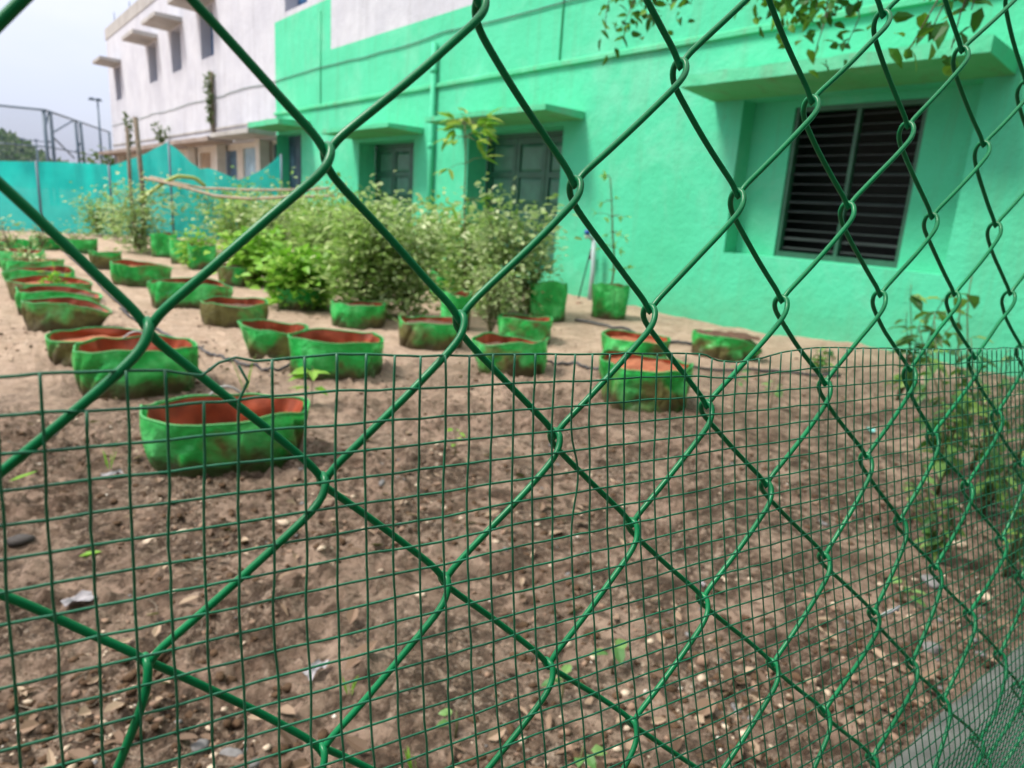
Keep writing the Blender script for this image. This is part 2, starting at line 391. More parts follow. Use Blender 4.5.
# ---------------------------------------------------------------- chain-link fence
DF = .23
uI = lambda i: .432 + .2455 * i + .0015 * i * i
vJ = lambda j: .066 - np.where(j > 0, .25, .245) * j
CF = [-0.01910504, 0.00834365, 0.00865313, -0.00066257, -0.00025065]
def sval(i, j):
    i = np.clip(i, -3, 12); a = np.clip(np.asarray(j, float) - 1.5, 0, 6.3)
    s = 1 - (CF[0] * a + CF[1] * a * a + CF[2] * a * i + CF[3] * a * a * i + CF[4] * a * i * i)
    return np.clip(s, .6, 1.03)
KN = [((-2,2),(-104,562)),((-2,0),(-75,106)),((-2,4),(45,925)),((0,0),(328,150)),((2,0),(575,183)),((4,0),(738,193)),((6,0),(848,206)),((8,0),(932,216)),
((-1,1),(148,325)),((1,1),(460,318)),((3,1),(650,308)),((5,1),(782,299)),((7,1),(880,294)),((9,1),(954.5,293)),((11,1),(1010,293)),
((1,-1),(480,3)),((3,-1),(680,65)),((5,-1),(812,100)),((7,-1),(908,125)),((6,-2),(883,13)),((8,-2),(962,50)),
((0,2),(323,478)),((2,2),(555,435)),((4,2),(707,405)),((6,2),(825,383)),((8,2),(910,369)),((10,2),(974.6,357)),
((-1,3),(148,663)),((1,3),(445,578)),((3,3),(632,523)),((5,3),(766,484)),((7,3),(866,456)),((9,3),(933,433.5)),
((0,4),(322,748)),((2,4),(548,663)),((4,4),(703,598)),((6,4),(823,555)),((8,4),(900,519)),((10,4),(968,484)),
((3,5),(633,722)),((5,5),(771.6,662)),((7,5),(872,611)),((9,5),(936,568)),((11,5),(1000,538)),
((6,6),(825,711)),((8,6),(910,662)),((10,6),(970,613)),((7,7),(874,758)),((9,7),(944.6,700)),((11,7),(1000,653)),((10,8),(979,739))]
OFF = {}
for (i, j), p in KN:          # how far each woven knot strays from the ideal lattice
    r = ray(*p); s = float(sval(i, j))
    OFF[(i, j)] = (r[0] / r[1] * s - uI(i), r[2] / r[1] * s - float(vJ(j)))
def knot(i, j):
    o = OFF.get((i, j), (float(.006 * rng.standard_normal()), float(.006 * rng.standard_normal())))
    return np.array([uI(i) + o[0], float(vJ(j)) + o[1]])
KC = {}
def kn(i, j):
    if (i, j) not in KC: KC[(i, j)] = knot(i, j)
    return KC[(i, j)]
RW, TW = .0065, .0325        # wire radius and half weave depth, in units of DF
fence = thing('chain_link_fence', 'green PVC coated chain link fence of wide diamonds right before the camera', 'fence', (0, DF, 0))
fm = MB()
I0, I1 = -34, 24
for j in range(-15, 20):
    path = []
    for i in range(I0, I1):
        up = (i + j) % 2 == 0           # peak at row j, else valley at row j+1
        a = kn(i, j) if up else kn(i, j + 1)
        b = kn(i + 1, j + 1) if up else kn(i + 1, j)
        ns = 30 if -4 < i < 14 else 12
        tt = np.linspace(0, 1, ns, endpoint=False); tt = tt - .11 * np.sin(2 * np.pi * tt)
        pk, vl = (.06, .02) if up else (.02, .06)        # peaks wrap tightly, valleys sit in a plain V
        gg = tt - pk * (1 - np.exp(-tt / pk)) * (1 - tt) ** 2 + vl * (1 - np.exp(-(1 - tt) / vl)) * tt ** 2
        uu = a[0] + (b[0] - a[0]) * gg; vv = a[1] + (b[1] - a[1]) * tt
        # hooks pass each other at the knots; strand ends bend steeply
        hook = RW * 1.15
        va = hook if up else -hook; vb = -va
        rnd = np.exp(-(tt / .06) ** 2); rnd2 = np.exp(-((1 - tt) / .06) ** 2)
        vv = vv + va * rnd + vb * rnd2
        p_ = tt if up else 1 - tt; q1 = np.clip(p_ * .25 / (TW * 1.7), 0, 1); sn = np.sqrt(np.clip(1 - (1 - q1) ** 2, 0, 1)) * np.cos(np.pi / 2 * p_ ** 1.1) ** .95
        yy = (TW if up else -TW) * sn     # "\" strand behind, "/" strand in front
        jj = (.066 - vv) / .25; ii = i + tt
        s = sval(ii, jj)
        P = np.stack([uu * DF, (s + yy) * DF - DF, vv * DF + H_EYE], 1)
        P += np.stack([vnoise(P[:, 0] * 30 + j, P[:, 2] * 30), 0 * tt, vnoise(P[:, 0] * 30, P[:, 2] * 30 + 50)], 1) * .0014
        path.append(P)
    P = np.concatenate(path)
    if P[:, 2].max() < .06: continue
    fm.tube(P, RW * DF, 9)
fm.build('woven_wire', M['wire'], fence, smooth=True)
for px_ in (-1.95, 2.05):
    pm = MB(); pm.tube([(px_, .05, -.3), (px_, .05, 1.0), (px_, .05, 2.3)], .025, 16)
    pm.build('post', M['steel'], fence, smooth=True)

# ---------------------------------------------------------------- welded mesh tied along the lower fence
TOPU = [-.5, -.02, .03, .12, .2, .29, .34, .42, .457, .55, .70, .87, 1.3, 1.38, 1.43, 1.52, 1.62, 1.72, 1.9, 2.45, 3.4, 4.5, 6]
TOPV = [-.23, -.231, -.231, -.231, -.237, -.243, -.240, -.237, -.234, -.246, -.255, -.266, -.296, -.302, -.322, -.333, -.330, -.322, -.325, -.365, -.425, -.49, -.58]
mesh = thing('wire_mesh_screen', 'fine green square welded wire mesh tied over the lower part of the fence', 'wire mesh', (0, DF, 0))
mm = MB()
CS, RS = .0508, .0484
NC, NR = 112, 92
C0 = -145
cols = np.arange(C0, NC + 1); rws = np.arange(NR + 1)
smoothtop = lambda u: -.228 - .060 * np.maximum(u, 0)
def node(c, r):
    """grid position (may be fractional) to fence-plane u, v"""
    u = np.where(c < 13, -.306 + .0465 * c, -.306 + .0465 * 13 + CS * (c - 13))
    u = u + .012 * np.sin(c * .7 + 1) * np.clip(r, 0, 1) * 0
    dv = RS * r
    kk = -.06 + .2 * np.clip(u, 0, 1.1)
    w = np.exp(-(r / 1.1) ** 2)
    v = w * np.interp(u, TOPU, TOPV) + (1 - w) * smoothtop(u) - dv
    u = u + kk * dv * .55
    u = u + .0055 * vnoise(c * .35, r * .35 + 20) + .003 * vnoise(c * 1.1, r * 1.1)
    v = v + .0065 * vnoise(c * .3 + 60, r * .3) + .003 * vnoise(c * 1.1 + 9, r * 1.1)
    return u, v
def to3(u, v, extra):
    jj = (.066 - v) / .25; ii = (u - .432) / .255
    s = sval(ii, jj)
    Y = s - .036 + extra + .006 * vnoise(u * 5, v * 5)
    f = Y / s
    return np.stack([u * f * DF, Y * DF - DF, v * f * DF + H_EYE], 1)
RM = .0021
for c in cols:
    r0 = 0.0
    if c in (9, 12): r0 = 1.0                   # broken strands along the torn top edge
    rr = np.linspace(r0, NR, (NR - int(r0)) * (2 if c > -4 else 1) + 1)
    u, v = node(np.full_like(rr, c), rr)
    if c == 13: u = u + .016 * np.exp(-((rr - .5) / .4) ** 2)
    if c == 26: u = u + .020 * np.exp(-((rr - 5.2) / 1.5) ** 2)
    mm.tube(to3(u, v, -RM * .9), RM * DF, 6)
for r in rws:
    cc = np.linspace(C0, NC, (NC - C0) * 2 + 1)
    u, v = node(cc, np.full_like(cc, r))
    if r == 0: v = v + .016 * np.exp(-((cc - 12.75) / .5) ** 2) - .012 * np.exp(-((cc - 12.0) / .6) ** 2)
    mm.tube(to3(u, v, RM * .9), RM * DF, 6)
mm.build('welded_grid', M['mesh_wire'], mesh, smooth=True)
# the bit of tie wire twisted round one knot
tw = MB(); a = kn(7, 5); th = np.linspace(0, 9.5, 50)
ss = float(sval(7, 5))
tw.tube(np.stack([(a[0] + .012 + .045 * np.sin(th) * np.linspace(.5, 1, 50)) * DF, (ss - .05 - .02 * np.cos(th)) * DF + np.zeros(50), (a[1] + .02 + .03 * np.cos(th) * np.linspace(.5, 1, 50)) * DF + H_EYE], 1), .0009, 6)
tag(tw.build('tie_wire', M['steel'], smooth=True), 'thin silver tie wire twisted round a fence knot at lower right', 'tie wire')

# ---------------------------------------------------------------- buildings
XW = 7.2
def facade(mb, y0, y1, z0, z1, holes, X=XW):
    """front skin in plane X with rectangular holes (ya, yb, za, zb, depth) and their reveals"""
    yc = sorted({y0, y1, *[h[0] for h in holes], *[h[1] for h in holes]})
    zc = sorted({z0, z1, *[h[2] for h in holes], *[h[3] for h in holes]})
    yc = [y for y in yc if y0 <= y <= y1]; zc = [z for z in zc if z0 <= z <= z1]
    for a, b in zip(yc, yc[1:]):
        for c, d in zip(zc, zc[1:]):
            ym, zm = (a + b) / 2, (c + d) / 2
            if any(h[0] < ym < h[1] and h[2] < zm < h[3] for h in holes): continue
            mb.quad((X, a, c), (X, a, d), (X, b, d), (X, b, c))
    for (a, b, c, d, dp) in holes:
        c = max(c, z0); d = min(d, z1)
        mb.quad((X, a, c), (X + dp, a, c), (X + dp, a, d), (X, a, d))
        mb.quad((X, b, d), (X + dp, b, d), (X + dp, b, c), (X, b, c))
        mb.quad((X, a, c), (X, b, c), (X + dp, b, c), (X + dp, a, c))
        if d < z1 - 1e-6: mb.quad((X, a, d), (X + dp, a, d), (X + dp, b, d), (X, b, d))
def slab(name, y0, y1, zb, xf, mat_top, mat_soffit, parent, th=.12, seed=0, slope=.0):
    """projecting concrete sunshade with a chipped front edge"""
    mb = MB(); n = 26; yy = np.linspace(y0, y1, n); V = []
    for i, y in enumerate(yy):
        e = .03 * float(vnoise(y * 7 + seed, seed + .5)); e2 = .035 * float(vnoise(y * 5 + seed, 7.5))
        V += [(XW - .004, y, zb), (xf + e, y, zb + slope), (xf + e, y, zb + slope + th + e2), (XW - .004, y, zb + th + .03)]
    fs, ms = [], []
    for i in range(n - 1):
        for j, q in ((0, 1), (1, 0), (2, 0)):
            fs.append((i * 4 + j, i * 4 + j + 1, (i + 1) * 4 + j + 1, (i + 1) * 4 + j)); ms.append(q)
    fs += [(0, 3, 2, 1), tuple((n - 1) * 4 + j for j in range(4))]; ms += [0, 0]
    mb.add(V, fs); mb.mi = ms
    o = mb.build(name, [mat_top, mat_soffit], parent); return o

# ---- mint green house
gb = thing('green_house', 'mint green house wall with sunshades, dark shutters and a louvred window', 'house', (0, 0, 0))
wb = MB()
HW = (2.70, 5.12, .87, 2.57, .24); HD = (8.15, 10.6, .25, 2.44, .40); HE = (12.47, 14.86, .25, 2.40, .40); HB = (18.15, 19.9, .1, 2.75, .35)
facade(wb, -6, 16.35, -.3, 4.47, [HW, HD, HE]); facade(wb, 16.35, 19.9, -.3, 5.55, [HB])
# the recessed panel round the louvred window
facade(wb, 2.70, 5.12, .87, 2.57, [(3.22, 4.61, .88, 2.49, .14)], XW + .24)
wb.box(XW + .01, XW + 8, -6, -5.99, -.3, 8.8)
wb.build('wall', M['mint'], gb)
ub = MB()
facade(ub, -6, 16.35, 4.47, 8.8, []); facade(ub, 16.35, 19.9, 5.55, 8.8, [(17.7, 19.15, 5.68, 7.0, .35)])
ub.build('upper_wall', M['white'], gb)
rb = MB(); rb.box(XW + .02, XW + 8, -6, 19.9, 8.6, 8.78); rb.build('roof', M['roof'], gb)
lb = MB(); n = 90; ly = np.linspace(-6, 19.95, n)
V = []
for y in ly:
    e = .010 * float(vnoise(y * 2.3, 4.4)); V += [(XW + .003, y, 3.25 + e), (XW - .05, y, 3.26 + e), (XW - .05, y, 3.315 + e), (XW + .003, y, 3.34 + e)]
lb.add(V, [(i * 4 + j, i * 4 + j + 1, (i + 1) * 4 + j + 1, (i + 1) * 4 + j) for i in range(n - 1) for j in range(3)])
lb.build('string_course', M['mint_trim'], gb)
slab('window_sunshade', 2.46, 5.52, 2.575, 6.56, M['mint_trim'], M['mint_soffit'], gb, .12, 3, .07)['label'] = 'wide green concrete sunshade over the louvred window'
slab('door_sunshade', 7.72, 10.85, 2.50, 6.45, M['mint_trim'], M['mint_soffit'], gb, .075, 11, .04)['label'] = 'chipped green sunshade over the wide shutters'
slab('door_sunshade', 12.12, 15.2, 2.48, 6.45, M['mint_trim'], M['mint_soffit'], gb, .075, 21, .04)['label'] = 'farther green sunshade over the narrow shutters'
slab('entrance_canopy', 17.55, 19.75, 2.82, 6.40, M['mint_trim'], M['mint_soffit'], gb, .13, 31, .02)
pb = MB(); pb.tube([(XW - .07, 11.72, -.2), (XW - .07, 11.72, 2), (XW - .07, 11.72, 4.0)], .052, 14)
for z in (1.0, 2.2, 3.5): pb.tube([(XW - .07, 11.72, z), (XW - .07, 11.72, z + .09)], .062, 14)
pb.build('drainpipe', M['mint'], gb, smooth=True)
for (y, z0, z1) in ((8.35, 3.35, 6.2), (16.9, 3.35, 5.35)):
    cb = MB(); cb.tube([(XW - .014, y, z0), (XW - .014, y, z1)], .014, 8); cb.build('conduit', M['mint_trim'], gb, smooth=True)
# louvred window
wn = MB(); X0 = XW + .24 + .05
ya, yb_, za, zb_ = 3.22, 4.61, .88, 2.49
for (a, b, c, d) in ((ya, ya + .045, za, zb_), (yb_ - .045, yb_, za, zb_), (ya + .045, yb_ - .045, za, za + .06), (ya + .045, yb_ - .045, zb_ - .05, zb_)):
    wn.box(X0 - .03, X0 + .05, a, b, c, d)
wf = wn.build('window', M['frame'], gb)
mu = MB(); mu.box(X0 - .02, X0 + .04, 3.88, 3.92, za + .061, zb_ - .051); mu.build('mullion', M['frame'], wf)
for (a, b) in ((ya + .047, 3.878), (3.922, yb_ - .047)):
    sl = MB(); nsl = 15
    for q in range(nsl):
        z = za + .10 + q * (zb_ - za - .2) / (nsl - 1)
        tl_ = .010 * math.sin(q * 1.7)
        sl.add([(X0 + .012, a, z), (X0 + .012, b, z), (X0 + .05, b, z + .014 + tl_), (X0 + .05, a, z + .014 + tl_),
                (X0 + .012, a, z - .006), (X0 + .012, b, z - .006), (X0 + .05, b, z + .010 + tl_), (X0 + .05, a, z + .010 + tl_)],
               [(0, 1, 2, 3), (7, 6, 5, 4), (0, 4, 5, 1), (3, 2, 6, 7)])
    sl.build('louvre', M['slat'], wf)
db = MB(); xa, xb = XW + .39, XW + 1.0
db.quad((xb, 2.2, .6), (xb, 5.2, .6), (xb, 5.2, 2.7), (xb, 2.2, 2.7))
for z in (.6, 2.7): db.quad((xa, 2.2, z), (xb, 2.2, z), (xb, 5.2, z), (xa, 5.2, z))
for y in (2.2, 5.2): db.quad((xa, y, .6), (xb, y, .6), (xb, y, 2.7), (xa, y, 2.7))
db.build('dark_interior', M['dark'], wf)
# panelled shutters
def shutters(y0, y1, z0, z1, leaves, lab):
    X = XW + .40
    fr = MB(); fr.box(X + .001, X + .10, y0, y0 + .06, z0, z1); fr.box(X + .001, X + .10, y1 - .06, y1, z0, z1); fr.box(X + .001, X + .10, y0 + .06, y1 - .06, z1 - .07, z1)
    fr.box(X + .101, X + .14, y0, y1, z0, z1)
    f = fr.build('shutter_door', M['shutter'], gb); f['label'] = lab
    w = (y1 - y0 - .12) / leaves
    for q in range(leaves):
        a = y0 + .06 + q * w + .008; b = a + w - .016
        lf = MB(); st = .085
        rails = [z0 + .02, z0 + .16, z0 + .95, z0 + 1.07, z0 + 1.48, z0 + 1.57, z1 - .17, z1 - .075]
        lf.box(X + .02, X + .065, a, a + st, z0 + .02, z1 - .075); lf.box(X + .02, X + .065, b - st, b, z0 + .02, z1 - .075)
        for r0, r1 in zip(rails[::2], rails[1::2]): lf.box(X + .021, X + .064, a + st, b - st, r0, r1)
        L = lf.build('shutter_leaf', M['shutter'], f)
        for r0, r1 in zip(rails[1::2], rails[2::2]):
            lf2 = MB(); a2, b2 = a + st + .002, b - st - .002; r0 += .002; r1 -= .002
            e = min(.05, (b2 - a2) * .2)
            lf2.add([(X + .052, a2, r0), (X + .052, b2, r0), (X + .052, b2, r1), (X + .052, a2, r1), (X + .034, a2 + e, r0 + e), (X + .034, b2 - e, r0 + e), (X + .034, b2 - e, r1 - e), (X + .034, a2 + e, r1 - e)],
                    [(0, 1, 5, 4), (1, 2, 6, 5), (2, 3, 7, 6), (3, 0, 4, 7), (4, 5, 6, 7)])
            lf2.build('shutter_panel', M['shutter_panel'], f)
shutters(8.15, 10.6, .25, 2.44, 3, 'wide dark green panelled shutters')
shutters(12.47, 14.86, .25, 2.40, 3, 'farther dark green panelled shutters')
# entrance recess beyond, and the blue window above it
eb = MB(); eb.box(XW + .351, XW + .40, 18.15, 19.9, -.2, 2.75)
for q in range(4): eb.box(XW + .335, XW + .35, 18.2 + q * .43, 18.55 + q * .43, .2, 2.5)
eb.build('entrance_door', M['deep_blue'], gb)
bw = MB(); bw.box(XW + .351, XW + .40, 17.7, 19.15, 5.68, 7.0)
for q in range(6): bw.box(XW + .33, XW + .35, 17.7, 19.15, 5.75 + q * .2, 5.79 + q * .2)
bw.build('blue_window', M['navy'], gb)

# ---- white two-storey building beyond
wt = thing('white_building', 'weathered white two storey building beyond the green house', 'building', (0, 0, 0))
hol = [(41.0, 42.4, 5.25, 6.78, .4), (33.3, 34.75, 5.38, 6.85, .4), (29.45, 30.85, 5.4, 6.88, .4), (25.4, 26.85, 5.42, 6.92, .4)]
wm = MB(); facade(wm, 19.9, 44.2, 2.70, 8.3, hol)
wm.quad((XW, 44.2, -.2), (XW, 44.2, 8.3), (XW + 8, 44.2, 8.3), (XW + 8, 44.2, -.2))
wm.quad((XW, 19.9, 2.70), (XW + .38, 19.9, 2.70), (XW + .38, 44.2, 2.70), (XW, 44.2, 2.70))
wm.build('wall', M['white'], wt)
pp = MB(); pp.box(XW - .03, XW + .2, 19.92, 44.25, 8.3, 8.82); pp.box(XW + .201, XW + 8, 44.03, 44.25, 8.3, 8.82); pp.build('parapet', M['grimy'], wt)
rf = MB(); rf.box(XW + .21, XW + 8, 19.92, 44.02, 8.28, 8.4); rf.build('roof', M['roof'], wt)
for q, (a, b, c, d, dp) in enumerate(hol):
    wnb = MB(); wnb.box(XW + dp - .06, XW + dp + .02, a + .002, b - .002, c + .002, d - .002)
    for z in np.linspace(c + .2, d - .2, 5): wnb.box(XW + dp - .08, XW + dp - .062, a + .01, b - .01, z, z + .03)
    wnb.build('window', M['navy'], wt)
    slab('window_sunshade', a - .35, b + .45, d + .05, 6.30, M['grimy'], M['grimy'], wt, .13, 40 + q, .05)
gf = MB(); facade(gf, 19.9, 44.2, -.2, 2.699, [(19.95, 21.3, .1, 2.6, .1), (22.3, 24.0, .1, 2.55, .1), (24.6, 26.3, .1, 2.5, .1), (27.6, 29.0, .1, 2.5, .1), (31, 33, .9, 2.4, .1), (36, 38, .9, 2.4, .1)], XW + .38)
gf.build('veranda_wall', M['cream'], wt)
for (a, b, mt) in ((19.95, 21.3, 'deep_blue'), (22.3, 24.0, 'pale_blue'), (24.6, 26.3, 'blue'), (27.6, 29.0, 'tan')):
    d_ = MB(); d_.box(XW + .45, XW + .50, a, b, .1, 2.6); 
    for q in range(3): d_.box(XW + .435, XW + .449, a + .1 + q * (b - a - .1) / 3, a + .06 + (q + 1) * (b - a - .1) / 3, .3, 2.3)
    d_.build('veranda_door', M[mt], wt)
for a in (31, 36):
    d_ = MB(); d_.box(XW + .45, XW + .50, a, a + 2, .9, 2.4); d_.build('veranda_shutter', M['navy'], wt)
for y in (21.3, 25.5, 29.3, 33.5, 38, 43): 
    cb = MB(); cb.box(XW + .01, XW + .30, y, y + .36, -.2, 2.699); cb.build('column', M['cream'], wt)
slab('veranda_canopy', 19.95, 23.5, 2.72, 6.45, M['grimy'], M['grimy'], wt, .12, 51, .02)
slab('veranda_canopy', 23.7, 28.6, 2.66, 6.45, M['brown_slab'], M['brown_slab'], wt, .13, 57, .0)
slab('veranda_canopy', 29.2, 35.5, 2.62, 6.45, M['brown_slab'], M['brown_slab'], wt, .14, 61, .0)
slab('veranda_canopy', 36.2, 44.0, 2.60, 6.45, M['brown_slab'], M['brown_slab'], wt, .14, 67, .0)
sb = MB(); sb.box(XW - .04, XW + .002, 19.96, 44.2, 3.12, 3.18); sb.build('string_course', M['grimy'], wt)
dp_ = MB(); dp_.tube([(XW - .07, 25.5, 2.8), (XW - .07, 25.5, 4.9)], .055, 10); dp_.build('drainpipe', M['bark'], wt, smooth=True)
for (x, y, h) in ((XW + .3, 37.0, .9), (XW + .3, 39.5, .6), (XW + .35, 43.6, .8)):
    an = MB(); an.tube([(x, y, 8.8), (x, y, 8.8 + h)], .018, 6); an.build('roof_rod', M['farpost'], wt)

# sagging cable pinned along both facades
cb = MB(); yy = np.linspace(3, 44, 160)
zz = 4.15 + .05 * np.abs(np.sin(yy * .55)) * -1 + .03 * vnoise(yy * 1.3, yy * 0)
cb.tube(np.stack([np.full_like(yy, XW - .022), yy, zz], 1), .011, 6)
tag(cb.build('wall_cable', M['wall_cable'], smooth=True), 'thin dark cable sagging along the upper green and white walls', 'cable')

# weeds that root on the walls
def tuft(name, P, h, nl, mat, label, cat, spread=.25, down=False, L=.12, group=None):
    o = thing(name, label, cat, tuple(P), 0, group)
    st, lf = MB(), MB()
    pts = []
    for q in range(6):
        a = rng.uniform(0, 6.28); s_ = spread * rng.uniform(.3, 1)
        sgn = -1 if down else 1
        path = [np.array([math.cos(a) * s_ * t_, math.sin(a) * s_ * t_, sgn * h * rng.uniform(.8, 1) * t_]) for t_ in np.linspace(0, 1, 6)]
        st.tube(path, np.linspace(.012, .004, 6), 5); pts += path[1:]
    pts = np.array(pts); k_ = rng.integers(0, len(pts), nl)
    D = rng.normal(size=(nl, 3)); lf.leaves(pts[k_] + rng.normal(size=(nl, 3)) * .04, D, rng.normal(size=(nl, 3)), L * rng.uniform(.6, 1.2, nl), L * .5, .2, .3)
    st.build('stem', M['stem'], o); lf.build('foliage', mat, o); return o
tuft('wall_weed', (XW - .15, 25.5, 3.1), 1.75, 170, M['leaf_f'], 'tall thin creeper climbing the white wall by the second canopy', 'weed', .12, L=.14)
tuft('wall_weed', (XW - .3, 31.8, 2.8), .7, 110, M['leaf_f'], 'bushy weed rooted on the brown canopy of the white building', 'weed', .35, L=.16)
tuft('wall_weed', (XW - .3, 37.8, 2.75), 1.6, 120, M['leaf_f'], 'tall wispy weed on the far brown canopy', 'weed', .25, L=.16)

# ---------------------------------------------------------------- grow bags
def bump_(a, c, w): 
    d = (a - c + np.pi) % (2 * np.pi) - np.pi
    return np.exp(-(d / w) ** 2)
BAGS = []
def bag(xl, xr, yrim, ybase, label, mat='bag_mid', soil=.4, flare=(0, 0, 0), crumple=0., fill='bag_soil', sq=.15, depth_=.85, taper=.06, tall=False, strap=False):
    """grow bag whose front foot stands at picture point ((xl+xr)/2, ybase)"""
    Pf = G((xl + xr) / 2, ybase)
    W = (xr - xl) * depth(Pf) / FPX
    h = max(.12, zat(Pf, yrim))
    dirv = nrm([Pf[0], Pf[1], 0]); r = W / 2; ry = r * depth_
    ctr = Pf + dirv * ry
    z0 = float(gh(ctr[0], ctr[1])) - .015
    rz = math.atan2(dirv[1], dirv[0]) - math.pi / 2
    o = thing('grow_bag', label, 'grow bag', (ctr[0], ctr[1], z0), rz, 'green fabric grow bags set out on the soil')
    sq = sq * rng.uniform(.2, 1.6); crumple = crumple + rng.uniform(0, .16); depth_ *= rng.uniform(.82, 1.08); n = 96; th = np.linspace(0, 2 * np.pi, n, endpoint=False)
    sd = rng.uniform(0, 100)
    e = 2 / (2 + sq * 2.2)
    cx_ = np.sign(np.cos(th)) * np.abs(np.cos(th)) ** e; cy_ = np.sign(np.sin(th)) * np.abs(np.sin(th)) ** e
    fa, famt, fdrop = flare
    fb = bump_(th, fa, .75) if famt or fdrop else 0 * th
    rimh = h * (1 + .09 * vnoise(np.cos(th) * 2.2 + sd, np.sin(th) * 2.2) + (.10 + .35 * crumple) * vnoise(np.cos(th) * 1.1 + sd + 30, np.sin(th) * 1.1)) * (1 - fdrop * fb)
    def ring(t_, inner=0.):
        rr = (1 - taper * (1 - t_)) * (1 + .05 * vnoise(np.cos(th) * 2 + sd + 7, np.sin(th) * 2 + t_ * 1.2) + famt * fb * t_ ** 1.5)
        wr = .05 * vnoise(np.cos(th) * 4 + sd, np.sin(th) * 4 + t_ * 3.2) - .11 * np.maximum(0, .16 - np.abs(vnoise(np.cos(th) * 2.6 + sd * 1.7, np.sin(th) * 2.6 + t_ * 1.1))) / .16 * np.sin(np.pi * min(1, t_ * .85 + .12)) + .03 * np.abs(vnoise(np.cos(th) * 9 + sd, np.sin(th) * 9 + t_ * 2.5)) + crumple * .16 * vnoise(np.cos(th) * 3.2 + sd, np.sin(th) * 3.2 + t_ * 4 + 11) * (.25 + t_)
        wr = wr + .03 * np.sin(np.pi * t_)
        rr = rr + wr - inner
        return np.stack([cx_ * r * rr, cy_ * ry * rr, rimh * t_ + .012 * vnoise(th * 3 + sd, t_ * 5) * (t_ > 0)], 1)
    nv = 14
    out_ = [ring(q / nv) for q in range(nv + 1)]
    V = np.concatenate(out_)
    F = [(q * n + j, q * n + (j + 1) % n, (q + 1) * n + (j + 1) % n, (q + 1) * n + j) for q in range(nv) for j in range(n)]
    mb = MB(); mb.add(V, F); mb.build('fabric_wall', M[mat], o, smooth=True)
    inn = [ring(t_, .03 / max(r, .2)) for t_ in np.linspace(1, soil - .08, 6)]
    Vi = np.concatenate(inn); Fi = [(q * n + j, (q) * n + (j + 1) % n, (q + 1) * n + (j + 1) % n, (q + 1) * n + j) for q in range(5) for j in range(n)]
    mi_ = MB(); mi_.add(Vi, Fi); mi_.build('inner_lining', M['lining'], o, smooth=True)
    rimP = out_[-1] * .985; rimP[:, 2] = out_[-1][:, 2] + .003
    rb_ = MB(); rb_.tube(np.concatenate([rimP, rimP[:1]]), .0048, 6, False); rb_.build('rim', M['binding'], o, smooth=True)
    so = MB(); rings = 6; V = [(0, 0, h * soil + .02)]
    base = ring(soil, .035 / max(r, .2))
    for q in range(1, rings + 1):
        f_ = q / rings
        P = base * f_; P[:, 2] = h * soil + .03 * (1 - f_) + .03 * vnoise(P[:, 0] * 14 + sd, P[:, 1] * 14)
        V += P.tolist()
    F = [(0, 1 + j, 1 + (j + 1) % n) for j in range(n)] + [(1 + q * n + j, 1 + (q + 1) * n + j, 1 + (q + 1) * n + (j + 1) % n, 1 + q * n + (j + 1) % n) for q in range(rings - 1) for j in range(n)]
    so.add(V, F); so.build('soil', M[fill], o, smooth=True)
    if strap:
        s_ = MB(); a0 = np.argmin(np.abs(th - 1.75)); a1 = np.argmin(np.abs(th - 1.35))
        p0, p1 = out_[-1][a0], out_[-1][a1]
        tt = np.linspace(0, 1, 12)
        s_.tube(np.stack([p0[0] + (p1[0] - p0[0]) * tt, p0[1] + (p1[1] - p0[1]) * tt - 0 * tt, h * .95 + .05 * np.sin(tt * np.pi)], 1), .006, 6); s_.build('handle_strap', M['strap'], o, smooth=True)
    BAGS.append((o, ctr, h, r, soil)); return ctr, h * soil + z0
L_, R_ = np.pi, 0.
b1 = bag(146, 312, 424, 482, 'large open green grow bag nearest the fence at left', 'bag_mid', .35, (R_, .03, 0), .1, sq=.2, strap=True, taper=.16, depth_=.72)
b2 = bag(83, 198, 352, 396, 'squat green grow bag with orange lining just behind the nearest large bag', 'bag_clean', .55, fill='red_soil', strap=True, sq=.3)
b3 = bag(55, 152, 343, 367, 'olive grow bag with reddish soil tucked behind the second bag from the fence', 'bag_dusty', .72, (R_, .12, .1), .05, 'red_soil', sq=.4)
b4 = bag(31, 98, 307, 334, 'dusty olive grow bag with a bright green flap slumping at its right', 'bag_dusty', .72, (R_, .35, .45), .15, sq=.4)
b5 = bag(24, 92, 290, 316, 'grow bag second in the crowded left row with collapsed bright side', 'bag_mid', .75, (R_, .25, .35), .15, sq=.4)
b6 = bag(16, 86, 281, 303, 'wide rimmed grow bag third in the crowded left row', 'bag_dusty', .75, (R_, .12, .2), .1, 'red_soil', sq=.4)
b7 = bag(12, 72, 271, 290, 'low crumpled grow bag fourth in the crowded left row', 'bag_clean', .75, (L_, .1, .25), .25)
b8 = bag(8, 62, 261, 277, 'grow bag with rusty soil fifth in the crowded left row', 'bag_mid', .78, (0, 0, 0), .1, 'red_soil')
b9 = bag(-6, 42, 251, 267, 'grow bag under white flowering seedlings at the left picture edge', 'bag_clean', .8, (0, 0, 0), .2)
b10 = bag(-6, 30, 241, 254, 'far bright grow bag at the left edge behind the flowering seedlings', 'bag_clean', .8, (0, 0, 0), .2)
b11 = bag(34, 66, 236, 250, 'far bright grow bag left of two in front of the cyan net', 'bag_clean', .8, (0, 0, 0), .2)
b12 = bag(64, 96, 240, 254, 'far bright grow bag right of two in front of the cyan net', 'bag_clean', .8, (0, 0, 0), .2)
m1 = bag(92, 121, 252, 269, 'small grow bag heaped with orange soil in the far middle row', 'bag_dusty', .9, fill='red_soil')
